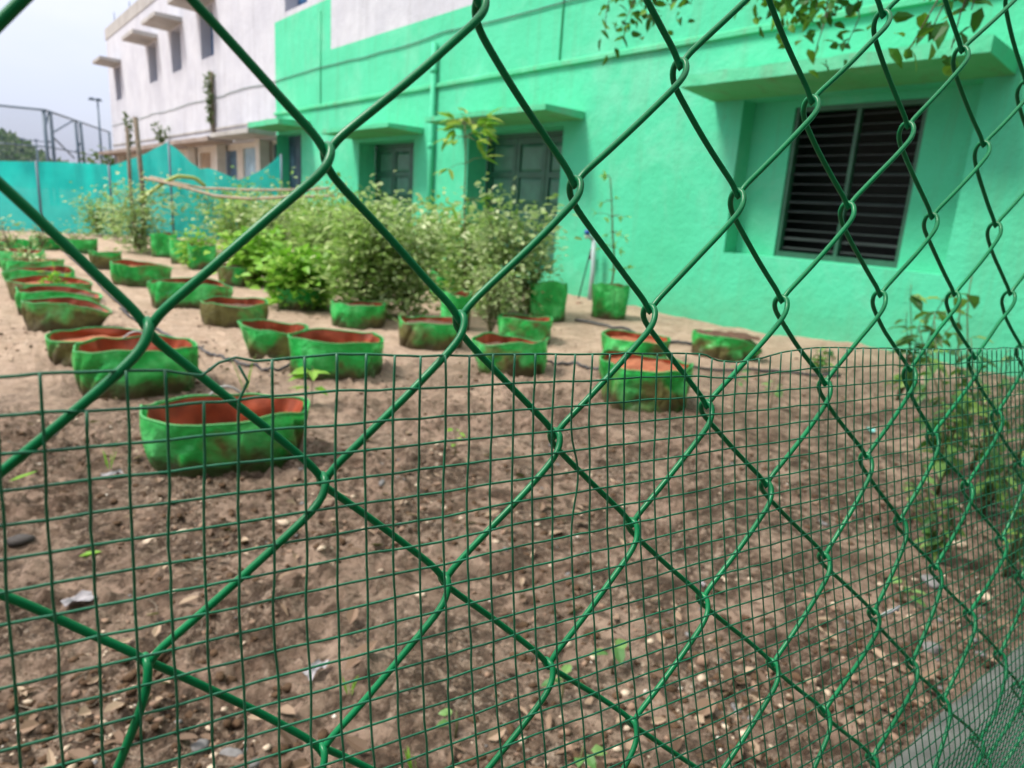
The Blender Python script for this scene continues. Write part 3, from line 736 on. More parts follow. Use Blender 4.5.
m2 = bag(115, 168, 263, 286, 'dusty grow bag with green patch beside the wooden stake', 'bag_mid', .8, (R_, .15, .2), .12, 'red_soil', sq=.3)
m3 = bag(152, 230, 283, 309, 'long sagging grow bag with bright green bulge in the middle row', 'bag_mid', .7, (R_, .1, .35), .25, sq=.3)
m4 = bag(203, 268, 302, 328, 'round olive grow bag with stitched seam in the middle row', 'bag_dusty', .75, (0, 0, 0), .05, sq=.2)
m5 = bag(248, 308, 330, 361, 'crooked grow bag with its bright left side flopped outward', 'bag_mid', .6, (L_, .22, -.12), .2, sq=.2)
m6 = bag(286, 385, 343, 382, 'wide open green grow bag with brick coloured lining at centre left', 'bag_clean', .5, (0, 0, 0), .06, sq=.25)
m7 = bag(397, 464, 322, 350, 'low brown grow bag with a green triangle below the tall shrub', 'bag_dusty', .85, (0, 0, 0), .12, sq=.3)
m8 = bag(473, 547, 342, 376, 'crushed grow bag with a pale green left flap at picture centre', 'bag_mid', .75, (L_, .15, .1), .28, sq=.2)
m9 = bag(495, 552, 320, 345, 'low green grow bag right behind the crushed centre bag', 'bag_mid', .82, (0, 0, 0), .15, sq=.3)
m10 = bag(527, 565, 282, 322, 'tall crumpled bright green grow bag near the wall', 'bag_clean', .8, (0, 0, 0), .4, depth_=.8, taper=.02)
m11 = bag(588, 627, 286, 321, 'upright green grow bag holding a thin sapling by the wall', 'bag_clean', .85, (0, 0, 0), .1, depth_=.8, taper=.12)
m12 = bag(598, 668, 337, 365, 'green grow bag half hidden behind the orange filled bag', 'bag_mid', .8, (0, 0, 0), .08, 'red_soil', sq=.2)
m13 = bag(596, 688, 369, 412, 'big grow bag filled with orange soil behind the mesh', 'bag_mid', .93, (L_, .06, -.12), .1, 'red_soil', sq=.3)
m14 = bag(690, 752, 336, 360, 'flattened bright grow bag lying against soil at the wall foot', 'bag_clean', .97, (R_, .3, .55), .4)
m15 = bag(152, 177, 233, 257, 'far green grow bag under shrubs right of the wooden stake', 'bag_clean', .85)
m16 = bag(172, 197, 240, 264, 'far grow bag with dusty lower half, leftmost of a touching pair', 'bag_mid', .9, fill='red_soil')
m17 = bag(190, 216, 244, 270, 'far grow bag with dusty lower half, rightmost of a touching pair', 'bag_mid', .9)
m18 = bag(219, 258, 264, 287, 'dusty grow bag almost buried under broad leaves', 'bag_dusty', .9)
m19 = bag(331, 386, 305, 328, 'green grow bag under dense shrub at centre left', 'bag_clean', .85)
m20 = bag(440, 470, 292, 330, 'pale green grow bag standing between the centre shrubs', 'bag_mid', .85)
m21 = bag(430, 460, 270, 300, 'shaded green grow bag deep among the centre shrubs', 'bag_clean', .85)
m22 = bag(278, 320, 290, 312, 'grow bag overgrown by bright broad leaves left of centre', 'bag_mid', .9)

# ---------------------------------------------------------------- shrubs
def shrub(P, h, r, nl, mat, label, L=.05, W=.5, name='vegetable_shrub', group='vegetable shrubs growing in the bags', cat='shrub', low=.04, stems=9, dens=None):
    o = thing(name, label, cat, (P[0], P[1], P[2]), rng.uniform(0, 6.28), group)
    st, lf = MB(), MB(); tips = []
    for q in range(stems):
        a = q * 6.283 / stems + rng.uniform(-.5, .5); s_ = r * rng.uniform(.15, .75); hh = h * rng.uniform(.72, 1.0)
        mid = np.array([math.cos(a) * s_ * .35, math.sin(a) * s_ * .35, hh * .5]); top = np.array([math.cos(a) * s_, math.sin(a) * s_, hh])
        tt = np.linspace(0, 1, 8)[:, None]
        path = (1 - tt) ** 2 * 0 + 2 * tt * (1 - tt) * mid + tt ** 2 * top
        path[1:] += rng.normal(size=(7, 3)) * .012
        st.tube(path, np.linspace(.010, .004, 8), 5); 
        for t_ in (1, 2, 3, 4, 5, 6, 7):
            tips.append(path[t_])
            for _ in range(2):
                b = rng.uniform(0, 6.28); ln = r * rng.uniform(.25, .7)
                e_ = path[t_] + np.array([math.cos(b) * ln, math.sin(b) * ln, rng.uniform(-.02, .5) * ln])
                st.tube([path[t_], (path[t_] + e_) / 2 + (0, 0, .01), e_], [.004, .003, .002], 4); tips += [e_, (e_ + path[t_]) / 2]
    tips = np.array(tips); tips = tips[tips[:, 2] > h * low]
    nl = int(nl * .95); L *= 1.3; W *= 1.15; k_ = rng.integers(0, len(tips), nl)
    P_ = tips[k_] + rng.normal(size=(nl, 3)) * (.085 * r / .3); P_[:, 2] = np.maximum(P_[:, 2], .03)
    D = P_ * np.array([1, 1, .0]) + rng.normal(size=(nl, 3)) * .25 * r + np.array([0, 0, .05])
    D[:, 2] += rng.uniform(-.25, .35, nl) * r
    U = np.array([0, 0, 1.0]) + rng.normal(size=(nl, 3)) * .45
    lf.leaves(P_, D, U, L * rng.uniform(.55, 1.3, nl), L * W * rng.uniform(.7, 1.2, nl), .18, .25)
    st.build('stem', M['stem'], o); lf.build('foliage', mat, o); return o
VG = 'vegetable shrubs growing in the bags'
def shrub_at(px, ybase, ytop, halfw, nl, mat, label, L=.06, **kw):
    P = G(px, ybase); P[2] = float(gh(P[0], P[1])) + .02
    h = zat(P, ytop) - P[2]; r = halfw * depth(P) / FPX
    if kw.pop('raise_', 0): pass
    return shrub(P, max(h, .15), r, nl, mat, label, L, **kw)
A, B_, Cc = M['leaf_a'], M['leaf_b'], M['leaf_c']
shared = 'pale green leafy shrub inside the dense far thicket'
for q, (px, yb, yt, hw, nl, mt) in enumerate([
    (190, 236, 190, 26, 700, Cc), (225, 240, 192, 30, 800, Cc), (262, 244, 194, 30, 800, A), (300, 250, 196, 32, 900, Cc),
    (335, 254, 198, 32, 900, Cc), (240, 252, 204, 28, 800, A), (280, 258, 206, 30, 900, Cc), (318, 264, 205, 32, 1000, A)]):
    shrub_at(px, yb, yt, hw * 1.15, nl, mt, shared, .095)
shrub_at(98, 236, 197, 19, 700, A, 'rounded dark green shrub standing before the cyan net', .07)
shrub_at(140, 252, 185, 30, 1100, Cc, 'yellowish bushy shrub wrapped around the wooden stakes', .075)
shrub_at(118, 240, 205, 16, 450, Cc, 'small pale shrub left of the wooden stakes', .06)
shrub_at(200, 268, 238, 20, 500, B_, 'low broad leaved plant spilling from a dusty far bag', .075)
shrub_at(255, 285, 240, 26, 900, B_, 'bright green broad leaved bush above the buried dusty bag', .085, W=.7)
shrub_at(300, 308, 262, 32, 900, B_, 'lime green low broad leaved bush left of centre', .09, W=.75)
shrub_at(325, 290, 215, 36, 1300, A, 'tall green bush behind the lime green low bush', .075)
shrub_at(362, 316, 214, 40, 1900, A, 'dense green bush over the bag at centre left', .07)
shrub_at(405, 318, 222, 36, 1700, Cc, 'dense grey green bush over the low brown bag', .065)
shrub_at(385, 285, 205, 38, 1300, Cc, 'tall pale bush in front of the farther shutters', .075)
shrub_at(430, 288, 212, 34, 1200, A, 'green bush right of the drainpipe', .075)
shrub_at(465, 305, 222, 36, 1400, A, 'yellow green bush around the tall sapling', .07)
shrub_at(500, 316, 208, 42, 1900, Cc, 'large pale bush in front of the wide shutters', .07)
shrub_at(528, 318, 226, 26, 900, Cc, 'wispy pale bush beside the tall crumpled bag', .045)
shrub_at(490, 335, 268, 24, 500, Cc, 'thin stalky plant growing from the low bag at centre', .04, low=.4)
# flowering seedlings at left edge
for (px, yb, yt, hw, lab) in ((10, 256, 224, 17, 'white flowering seedlings at the far left edge'), (42, 250, 228, 14, 'sparse seedlings in the far bag before the net'), (78, 252, 232, 14, 'low seedlings in the far right bag before the net'),
                              (28, 275, 252, 14, 'sparse yellowish seedlings in the crowded left row'), (60, 300, 278, 12, 'weak seedling poking from the crowded left row bags')):
    shrub_at(px, yb, yt, hw, 130, Cc if px != 60 else B_, lab, .05, name='seedling', group='seedlings in the grow bags', cat='seedling', stems=4)

# ---------------------------------------------------------------- saplings
def sapling(base, htop, lean, label, clumps, mat, L):
    o = thing('sapling', label, 'sapling', tuple(base)); st, lf = MB(), MB()
    tt = np.linspace(0, 1, 16)
    path = np.stack([lean[0] * tt ** 1.5 + .02 * np.sin(tt * 9), lean[1] * tt ** 1.5 + .02 * np.cos(tt * 7) - .02, htop * tt], 1)
    st.tube(path, np.linspace(.014, .006, 16), 6)
    for (f_, nl, sp) in clumps:
        p = path[int(f_ * 15)]
        for q in range(nl):
            a = rng.uniform(0, 6.28); el = rng.uniform(-.35, .35)
            d = np.array([math.cos(a), math.sin(a), el]); e_ = p + d * sp * rng.uniform(.3, .8)
            st.tube([p, (p + e_) / 2 + (0, 0, .02), e_], [.004, .003, .002], 4)
            for k_ in range(3):
                dd = d + rng.normal(size=3) * .35
                lf.leaves([e_], [dd], [np.array([0, 0, 1.]) + rng.normal(size=3) * .3], L * rng.uniform(.7, 1.2), L * .3, .15, .15)
    st.build('stem', M['stem'], o, smooth=True); lf.build('foliage', mat, o)
P = G(462, 312); P[2] = 0
sapling(P, zat(P, 124), (-.06, .05), 'tall thin sapling with yellow leaf crown before the drainpipe', [(1, 13, .40), (.95, 6, .36), (.8, 2, .3), (.66, 3, .3), (.5, 1, .2)], M['leaf_y'], .22)
P = m11[0] + np.array([0, 0, 0]); P = np.array([P[0], P[1], m11[1] - .02])
sapling(P, zat(P, 178) - P[2], (-.1, .1), 'slender small leaved sapling rising from the upright bag by the wall', [(1, 4, .16), (.85, 3, .2), (.72, 5, .3), (.55, 4, .25), (.4, 4, .25), (.25, 3, .2)], M['leaf_y'], .085)

# ---------------------------------------------------------------- stakes, rails
def pole(name, pts, r, mat, label, cat, n=8):
    mb = MB(); mb.tube(pts, r, n); return tag(mb.build(name, M[mat], smooth=True), label, cat)
P = G(145, 250); z1 = zat(P, 117)
pole('wooden_stake', [(P[0], P[1], -.2), (P[0] + .02, P[1], z1 * .5), (P[0] - .02, P[1] + .03, z1)], .042, 'bark', 'tall thick wooden stake wrapped by the yellowish shrub', 'stake')
P2 = G(136, 248); z2 = zat(P2, 127)
pole('wooden_stake', [(P2[0], P2[1], -.2), (P2[0] - .03, P2[1], z2 * .5), (P2[0] - .02, P2[1], z2)], .034, 'bark', 'shorter wooden stake left of the tall thick stake', 'stake')
def curve_at(pts, n=24):
    pts = np.array(pts); t0 = np.linspace(0, 1, len(pts)); t1 = np.linspace(0, 1, n)
    return np.stack([np.interp(t1, t0, pts[:, q]) for q in range(3)], 1)
pole('bamboo_rail', curve_at([onY(x, y, Y) for x, y, Y in ((144, 178, 14.5), (180, 186, 14.0), (215, 196, 13.6), (250, 199, 13.2), (290, 197, 12.8), (335, 196, 12.4))]), .026, 'bamboo', 'long sagging bamboo rail across the shrubs, lower of two', 'bamboo pole')
pole('bamboo_rail', curve_at([onY(x, y, Y) for x, y, Y in ((150, 177, 14.7), (200, 188, 14.2), (250, 190, 13.7), (300, 190, 13.2), (330, 188, 12.8))]), .022, 'bamboo', 'thin straight bamboo rail across the shrubs, upper of two', 'bamboo pole')
pole('bent_green_cane', curve_at([onY(x, y, 14.3) for x, y in ((138, 202), (152, 191), (165, 182), (178, 176), (195, 178), (205, 186))]), .035, 'greenbamboo', 'bent yellow green cane arching beside the wooden stakes', 'cane')

# ---------------------------------------------------------------- cyan shade net along the far side
net = thing('shade_net_fence', 'cyan shade net strung on posts along the far side of the yard', 'net fence', (0, 0, 0))
prof = [(-60, 158), (0, 161), (60, 162), (104, 164), (109, 166), (120, 163), (134, 158), (145, 154), (158, 147), (168, 142), (176, 148), (190, 162), (200, 169), (208, 168), (214, 170), (225, 175), (238, 180), (250, 176), (265, 168), (276, 159), (279, 155), (281, 160)]
px_ = np.array([p[0] for p in prof]); py_ = np.array([p[1] for p in prof])
sx = np.linspace(-60, 281, 190); sy = np.interp(sx, px_, py_)
nb = MB(); V = []; NV = 16
tops = []
for a, b in zip(sx, sy):
    Yn = 20.0 if a < 130 else 20.0 - 2.6 * min(1, (a - 130) / 150)
    T_ = onY(a, b, Yn); tops.append(T_)
for i_, T_ in enumerate(tops):
    for q in range(NV + 1):
        f_ = q / NV; z = -.05 + (T_[2] + .05) * f_
        w = .22 * float(vnoise(T_[0] * 1.3, f_ * 1.6)) + .12 * float(vnoise(T_[0] * 5, f_ * 2 + 9)) * (.4 + f_)
        V.append((T_[0], T_[1] + w, z))
F = [(i_ * (NV + 1) + q, (i_ + 1) * (NV + 1) + q, (i_ + 1) * (NV + 1) + q + 1, i_ * (NV + 1) + q + 1) for i_ in range(len(tops) - 1) for q in range(NV)]
nb.add(V, F); nb.build('net', M['net'], net, smooth=True)
for a in (-40, 36, 108, 168, 279):
    i_ = int(np.argmin(np.abs(sx - a))); T_ = tops[i_]
    q = MB(); q.tube([(T_[0], T_[1] - .16, -.2), (T_[0], T_[1] - .14, T_[2] * .5), (T_[0], T_[1] - .13, T_[2] + .03)], .028, 8); q.build('post', M['farpost'], net, smooth=True)

# ---------------------------------------------------------------- far sports-ground fence, lights, trees
def far_pt(px, py, d):
    r = ray(px, py); r = r / np.linalg.norm(r[:2]); return EYE + r * d
sf = thing('sports_ground_fence', 'very tall netted sports ground fence with steel posts behind the cyan net', 'net fence', (0, 0, 0))
Pn = [far_pt(-45, 104, 41), far_pt(0, 105.5, 40), far_pt(45, 110, 40), far_pt(77, 121, 47), far_pt(109, 132, 55)]
HT = Pn[2][2]
for q, (a, b) in enumerate(zip(Pn, Pn[1:])):
    s_ = MB(); s_.quad((a[0], a[1], 0), (b[0], b[1], 0), (b[0], b[1], b[2]), (a[0], a[1], a[2])); s_.build('netting', M['sportnet'], sf)
    r_ = MB(); r_.tube([a, b], .05, 6); r_.build('top_rail', M['farpost'], sf)
    r_ = MB(); r_.tube([(a[0], a[1], a[2] * .62), (b[0], b[1], b[2] * .62)], .035, 6); r_.build('middle_rail', M['farpost'], sf)
def fpost(P, dx=0, r=.08):
    q = MB(); q.tube([(P[0] + dx, P[1], 0), (P[0], P[1], P[2])], r, 8); q.build('post', M['farpost'], sf, smooth=True)
for a in (43.5, 50): 
    P = far_pt(a, 110 + (a - 43) * .25, 40 + (a - 43) * .1); fpost(P, 0)
for a in (75, 80): fpost(far_pt(a, 120 + (a - 75) * .35, 47), .1)
fpost(far_pt(109, 132, 55))
for (x0, y0, x1, y1, d0, d1) in ((45, 130, 49, 111, 40.3, 40.5), (52, 133, 74, 120, 41, 46.5), (52, 136, 74, 158, 41, 46.5), (76, 152, 80, 143, 47, 47)):
    q = MB(); q.tube([far_pt(x0, y0, d0), far_pt(x1, y1, d1)], .045, 6); q.build('brace', M['farpost'], sf)
def light_pole(px, ytop, d, label, arms):
    T_ = far_pt(px, ytop, d); o = thing('floodlight_pole', label, 'light pole', (T_[0], T_[1], 0), 0, 'floodlight poles of the sports ground')
    q = MB(); q.tube([(0, 0, 0), (0, 0, T_[2])], [.09, .05], 8); q.build('pole', M['farpost'], o, smooth=True)
    for s_ in arms:
        a_ = MB(); a_.box(s_ - .13, s_ + .13, -.1, .1, T_[2] + .01, T_[2] + .12); a_.build('lamp_head', M['farpost'], o)
    a_ = MB(); a_.tube([(min(arms) - .2, 0, T_[2]), (max(arms) + .2, 0, T_[2])], .04, 6); a_.build('crossarm', M['farpost'], o)
light_pole(97.5, 100.5, 52, 'tall floodlight pole beside the corner of the white building', (0.05, -.3))
light_pole(36, 141, 70, 'short distant floodlight pole in front of the wooded hill', (-.9, 0, .9))
hb = MB(); n = 40; 
hp = [(-140, 118), (-60, 120), (-20, 127), (0, 131), (12, 134), (22, 140), (32, 147), (40, 152), (52, 160), (75, 166), (110, 170)]
hx = np.linspace(-140, 110, 60); hy = np.interp(hx, [p[0] for p in hp], [p[1] for p in hp])
V = []; DH = 120
for a, b in zip(hx, hy):
    T_ = far_pt(a, b, DH)
    rad = nrm([T_[0], T_[1], 0])
    for q in range(8):
        f_ = q / 7; d_ = (f_ - 1) * 14
        z = max(0., T_[2] - 1) * math.sin(f_ * math.pi / 2) + .6 * float(vnoise(a * .2, f_ * 3)) - .3
        V.append((T_[0] + rad[0] * d_, T_[1] + rad[1] * d_, z))
F = [(i_ * 8 + q, (i_ + 1) * 8 + q, (i_ + 1) * 8 + q + 1, i_ * 8 + q + 1) for i_ in range(59) for q in range(7)]
hb.add(V, F); tag(hb.build('hill', M['leaf_f'], smooth=True), 'distant green hill rising at the left edge behind the sports fence', 'hill', kind='structure')
fb_ = MB(); nn = 5200
ia = rng.integers(0, 60, nn); fq = rng.uniform(.2, 1, nn)
PP = []
for i_, f_ in zip(ia, fq):
    T_ = far_pt(hx[i_] + rng.uniform(-2, 2), hy[i_], DH); rad = nrm([T_[0], T_[1], 0])
    PP.append((T_[0] + rad[0] * (f_ - 1) * 14, T_[1] + rad[1] * (f_ - 1) * 14, max(0, T_[2] - 1) * math.sin(f_ * math.pi / 2) + rng.uniform(-.2, .9)))
fb_.leaves(PP, rng.normal(size=(nn, 3)), rng.normal(size=(nn, 3)), rng.uniform(.4, 1.1, nn), .6, .2, .2)
tag(fb_.build('distant_trees', M['leaf_f']), 'distant tree canopy covering the hill at the left edge', 'trees', kind='stuff')
shrub(far_pt(107, 160, 46) * np.array([1, 1, 0]), 2.7, .8, 260, M['leaf_f'], 'small distant tree at the far corner of the white building', .28, name='distant_tree', group='distant trees', cat='tree', low=.5)

# ---------------------------------------------------------------- standpipe, hoses and rod near the wall
P = onX(590, 293, 7.02); P[2] = 0; z1 = zat(P, 240)
sp = thing('standpipe', 'pale plastic standpipe with blue tap against the green wall', 'water pipe', (P[0], P[1], 0))
q = MB(); q.tube([(0, 0, -.1), (.02, 0, z1 * .5), (0, .02, z1)], .035, 10); q.build('pipe', M['pvc'], sp, smooth=True)
q = MB(); q.tube([(0, .02, z1), (-.06, .06, z1 + .05), (-.10, .1, z1 + .03)], .032, 10); q.build('spout', M['pvc'], sp, smooth=True)
q = MB(); q.tube([(-.08, .08, z1 + .07), (-.08, .08, z1 + .13)], .04, 10); q.build('tap', M['bluecap'], sp, smooth=True)
P = onX(578, 299, 6.95); P[2] = 0; z1 = zat(P, 256); Q = onX(586, 296, 7.08)
rd = thing('leaning_rod', 'thin dark rod with a black knob leaning beside the standpipe', 'rod', (P[0], P[1], 0))
q = MB(); q.tube([(0, 0, 0), (Q[0] - P[0] + .05, Q[1] - P[1], z1 + .25)], .010, 6); q.build('shaft', M['cable'], rd, smooth=True)
q = MB(); q.tube([((Q[0] - P[0] + .05) * .8, (Q[1] - P[1]) * .8, z1 * .93), ((Q[0] - P[0] + .05) * .95, (Q[1] - P[1]) * .95, z1 * 1.08)], [.03, .03], 8); q.build('knob', M['cable'], rd, smooth=True)
def hose(pts, label, r=.011):
    P_ = np.array([G(*p) for p in pts]); t0 = np.linspace(0, 1, len(P_)); t1 = np.linspace(0, 1, 60)
    Q_ = np.stack([np.interp(t1, t0, P_[:, 0]), np.interp(t1, t0, P_[:, 1]), 0 * t1], 1)
    for _ in range(3): Q_[1:-1] = (Q_[:-2] + Q_[1:-1] * 2 + Q_[2:]) / 4
    Q_[:, 2] = gh(Q_[:, 0], Q_[:, 1]) + r * 1.6 + .012 * np.abs(vnoise(Q_[:, 0] * 2, Q_[:, 1] * 2))
    mb = MB(); mb.tube(Q_, r, 8); tag(mb.build('drip_hose', M['hose'], smooth=True), label, 'hose', 'irrigation hoses lying on the soil')
hose([(120, 310), (150, 330), (190, 349), (215, 356), (245, 367), (275, 372), (300, 366)], 'black hose curving between the left bags and the crooked bag')
hose([(575, 323), (598, 327), (625, 333), (645, 342), (690, 346), (740, 352)], 'dark hose on pale soil in front of the upright bag by the wall', .016)
hose([(540, 366), (575, 368), (600, 377), (640, 372), (700, 368), (770, 372), (840, 380)], 'black hose passing behind the orange filled bag', .012)
hose([(60, 250), (88, 272), (104, 290), (128, 312)], 'thin hose trailing down the gap right of the crowded left row', .014)

# ---------------------------------------------------------------- ground scatter
def stone(mb, c, s, mi=0):
    ph = (1 + 5 ** .5) / 2
    v = np.array([(-1, ph, 0), (1, ph, 0), (-1, -ph, 0), (1, -ph, 0), (0, -1, ph), (0, 1, ph), (0, -1, -ph), (0, 1, -ph), (ph, 0, -1), (ph, 0, 1), (-ph, 0, -1), (-ph, 0, 1)]) / 1.9
    v = v * (1 + rng.normal(size=(12, 1)) * .16) * np.array([rng.uniform(.8, 1.4), rng.uniform(.6, 1), rng.uniform(.4, .75)]) * s
    a = rng.uniform(0, 6.28); ca, sa = math.cos(a), math.sin(a)
    v = v @ np.array([[ca, sa, 0], [-sa, ca, 0], [0, 0, 1]]) + c
    f = [(0, 11, 5), (0, 5, 1), (0, 1, 7), (0, 7, 10), (0, 10, 11), (1, 5, 9), (5, 11, 4), (11, 10, 2), (10, 7, 6), (7, 1, 8), (3, 9, 4), (3, 4, 2), (3, 2, 6), (3, 6, 8), (3, 8, 9), (4, 9, 5), (2, 4, 11), (6, 2, 10), (8, 6, 7), (9, 8, 1)]
    mb.add(v, f, mi)
def scatter_pts(n, ymax=6.5):
    """ground points, thinning out with distance"""
    out_ = []
    while len(out_) < n:
        px, py = rng.uniform(-60, 1100), rng.uniform(345, 900) if rng.random() < .8 else rng.uniform(300, 400)
        P_ = G(px, py)
        if P_[1] < .5 or P_[0] > 7 or P_[1] > 9: continue
        if vnoise(P_[0] * 1.3, P_[1] * 1.3) * 1.7 + .6 * vnoise(P_[0] * 5, P_[1] * 5) + rng.uniform(-.3, .35) < 0: continue
        out_.append((P_[0], P_[1], float(gh(P_[0], P_[1]))))
    return np.array(out_)
gv = MB()
for (x, y, z) in scatter_pts(3000):
    mi_ = rng.choice(4, p=[.27, .58, .10, .05]); s_ = .0035 + .012 * rng.random() ** 3.2 + (.012 * rng.random() if rng.random() < .035 else 0)
    if mi_ == 3: s_ = .0025 + .0045 * rng.random()
    stone(gv, np.array([x, y, z + s_ * .15]), s_, int(mi_))
tag(gv.build('gravel', [M['stone_l'], M['stone_b'], M['stone_g'], M['stone_w']], smooth=True), 'small mixed pebbles and chips scattered over the brown soil', 'gravel', kind='stuff')
cl = MB()
for (x, y, z) in scatter_pts(5200): stone(cl, np.array([x, y, z + .001]), .003 + .016 * rng.random() ** 3)
tag(cl.build('soil_clods', M['clod'], smooth=True), 'dark crumbly soil clods scattered over the yard', 'soil clods', kind='stuff')
ll = MB(); PT = scatter_pts(800); nn = len(PT)
D = rng.normal(size=(nn, 3)); D[:, 2] *= .12
ll.leaves(PT + np.array([0, 0, .008]), D, np.array([0, 0, 1.]) + rng.normal(size=(nn, 3)) * .35, rng.uniform(.015, .075, nn), rng.uniform(.010, .034, nn), .3, -.14)
tag(ll.build('leaf_litter', M['dryleaf']), 'dry curled brown leaves scattered across the soil', 'dry leaves', kind='stuff')
tl2 = MB(); 
for (x, y, z) in scatter_pts(240):
    a = rng.uniform(0, 6.28); ln = rng.uniform(.03, .12); d = np.array([math.cos(a), math.sin(a), rng.uniform(-.05, .15)]) * ln
    p = np.array([x, y, z + .004]); tl2.tube([p, p + d * .5 + rng.normal(size=3) * .004, p + d], .0014, 4)
tag(tl2.build('twigs', M['bark']), 'thin dry twigs and stalks strewn over the soil', 'twigs', kind='stuff')

def rock(px, py, s, mat, label, cat='stone', name='stone'):
    P_ = G(px, py); mb = MB(); z = float(gh(P_[0], P_[1]))
    me = bpy.data.meshes.new(name)
    import bmesh
    bm = bmesh.new(); bmesh.ops.create_icosphere(bm, subdivisions=3, radius=1)
    sd = rng.uniform(0, 90); k3 = (rng.uniform(.9, 1.3), rng.uniform(.6, .9), rng.uniform(.4, .6))
    for v in bm.verts:
        c = v.co; f_ = 1 + .35 * float(vnoise(c.x * 1.5 + sd, c.y * 1.5 + c.z)) + .12 * float(vnoise(c.x * 4 + sd, c.z * 4 + c.y * 2))
        v.co = Vector((c.x * k3[0] * s * f_, c.y * k3[1] * s * f_, c.z * k3[2] * s * f_))
    bm.to_mesh(me); bm.free(); me.materials.append(M[mat])
    me.polygons.foreach_set('use_smooth', [True] * len(me.polygons))
    o = bpy.data.objects.new(name, me); C.objects.link(o); o.location = (P_[0], P_[1], z + s * .2); o.rotation_euler = (0, 0, rng.uniform(0, 6))
    tag(o, label, cat, 'larger stones on the soil')
rock(20, 538, .034, 'stone_d', 'dark round stone near the left picture edge')
rock(150, 541, .024, 'stone_l', 'pale tan stone left of a touching pair of stones')
rock(182, 534, .026, 'stone_l', 'long pale stone beside the tan stone')
rock(200, 750, .022, 'stone_g', 'dark grey stone near the bottom left edge')
rock(232, 755, .02, 'stone_g', 'angular slate grey stone at the bottom edge')
rock(420, 597, .016, 'stone_l', 'small beige stone in the middle of the bare soil')
rock(592, 632, .022, 'clod', 'dark brown clod right of the middle fence knot', 'clod', 'soil_lump')
rock(579, 304, .07, 'stone_b', 'brown rock at the foot of the leaning rod')
rock(930, 585, .035, 'stone_g', 'grey stone among the weeds by the kerb')
rock(985, 600, .028, 'stone_l', 'pale stone near the right edge above the kerb')
rock(960, 548, .026, 'stone_l', 'pale stone half hidden by right weeds')
rock(930, 650, .03, 'stone_g', 'lilac grey stone close to the kerb')
def scrap(px, py, L, W, mat, label, cat, name, rot):
    P_ = G(px, py); n_ = 9; V = []
    for i_ in range(n_):
        for j_ in range(n_):
            a, b = i_ / (n_ - 1) - .5, j_ / (n_ - 1) - .5
            w = 1 - .5 * abs(float(vnoise(a * 4 + px, 3.)))
            V.append((a * L, b * W * w, .012 + .02 * float(vnoise(a * 4 + px, b * 4 + py)) + .01 * abs(b)))
    F = [(i_ * n_ + j_, (i_ + 1) * n_ + j_, (i_ + 1) * n_ + j_ + 1, i_ * n_ + j_ + 1) for i_ in range(n_ - 1) for j_ in range(n_ - 1)]
    mb = MB(); mb.add(V, F); o = mb.build(name, M[mat], smooth=True); o.location = (P_[0], P_[1], float(gh(P_[0], P_[1])) + .006); o.rotation_euler = (.1, .05, rot)
    tag(o, label, cat); return o
scrap(78, 605, .085, .045, 'plastic', 'crinkled whitish plastic scrap at lower left', 'plastic scrap', 'plastic_scrap', .3)
scrap(112, 478, .08, .03, 'plastic', 'white plastic scrap left of the nearest bag', 'plastic scrap', 'plastic_scrap', .1)
scrap(315, 675, .08, .035, 'plastic', 'torn pale plastic scrap beside a brown leaf at bottom centre left', 'plastic scrap', 'plastic_scrap', .6)
scrap(870, 432, .08, .05, 'teal_scrap', 'small teal plastic scrap behind the right fence wires', 'plastic scrap', 'plastic_scrap', .5)
scrap(700, 590, .03, .018, 'plastic', 'white litter flake between fence knots at lower right', 'plastic scrap', 'plastic_scrap', 1.2)
def bigleaf(px, py, L, W, mat, label, rot):
    P_ = G(px, py); mb = MB(); d = np.array([math.cos(rot), math.sin(rot), .08])
    mb.leaves([np.array([0, 0, .0])], [d], [np.array([.1, .1, 1.])], L, W, .3, -.15)
    o = mb.build('fallen_leaf', mat); o.location = (P_[0], P_[1], float(gh(P_[0], P_[1])) + .012); tag(o, label, 'leaf', 'single fallen leaves')
bigleaf(78, 552, .075, .03, M['seedling'], 'fresh green fallen leaf left of the pale stones', -.5)
bigleaf(10, 490, .10, .025, M['seedling'], 'narrow green fallen leaf at the left edge', .1)
bigleaf(345, 680, .12, .05, M['dryleaf'], 'large curled brown leaf at bottom centre left', .3)
bigleaf(350, 630, .07, .035, M['dryleaf'], 'tan dry leaf above the torn plastic scrap', .9)
bigleaf(700, 720, .07, .05, M['dryleaf'], 'broad pale dry leaf near the bottom right', .2)
bigleaf(420, 526, .06, .025, M['dryleaf'], 'beige dry leaf in the centre of the bare soil', 2.8)
bigleaf(150, 580, .08, .028, M['dryleaf'], 'long tan dry leaf behind the whitish plastic scrap', .9)

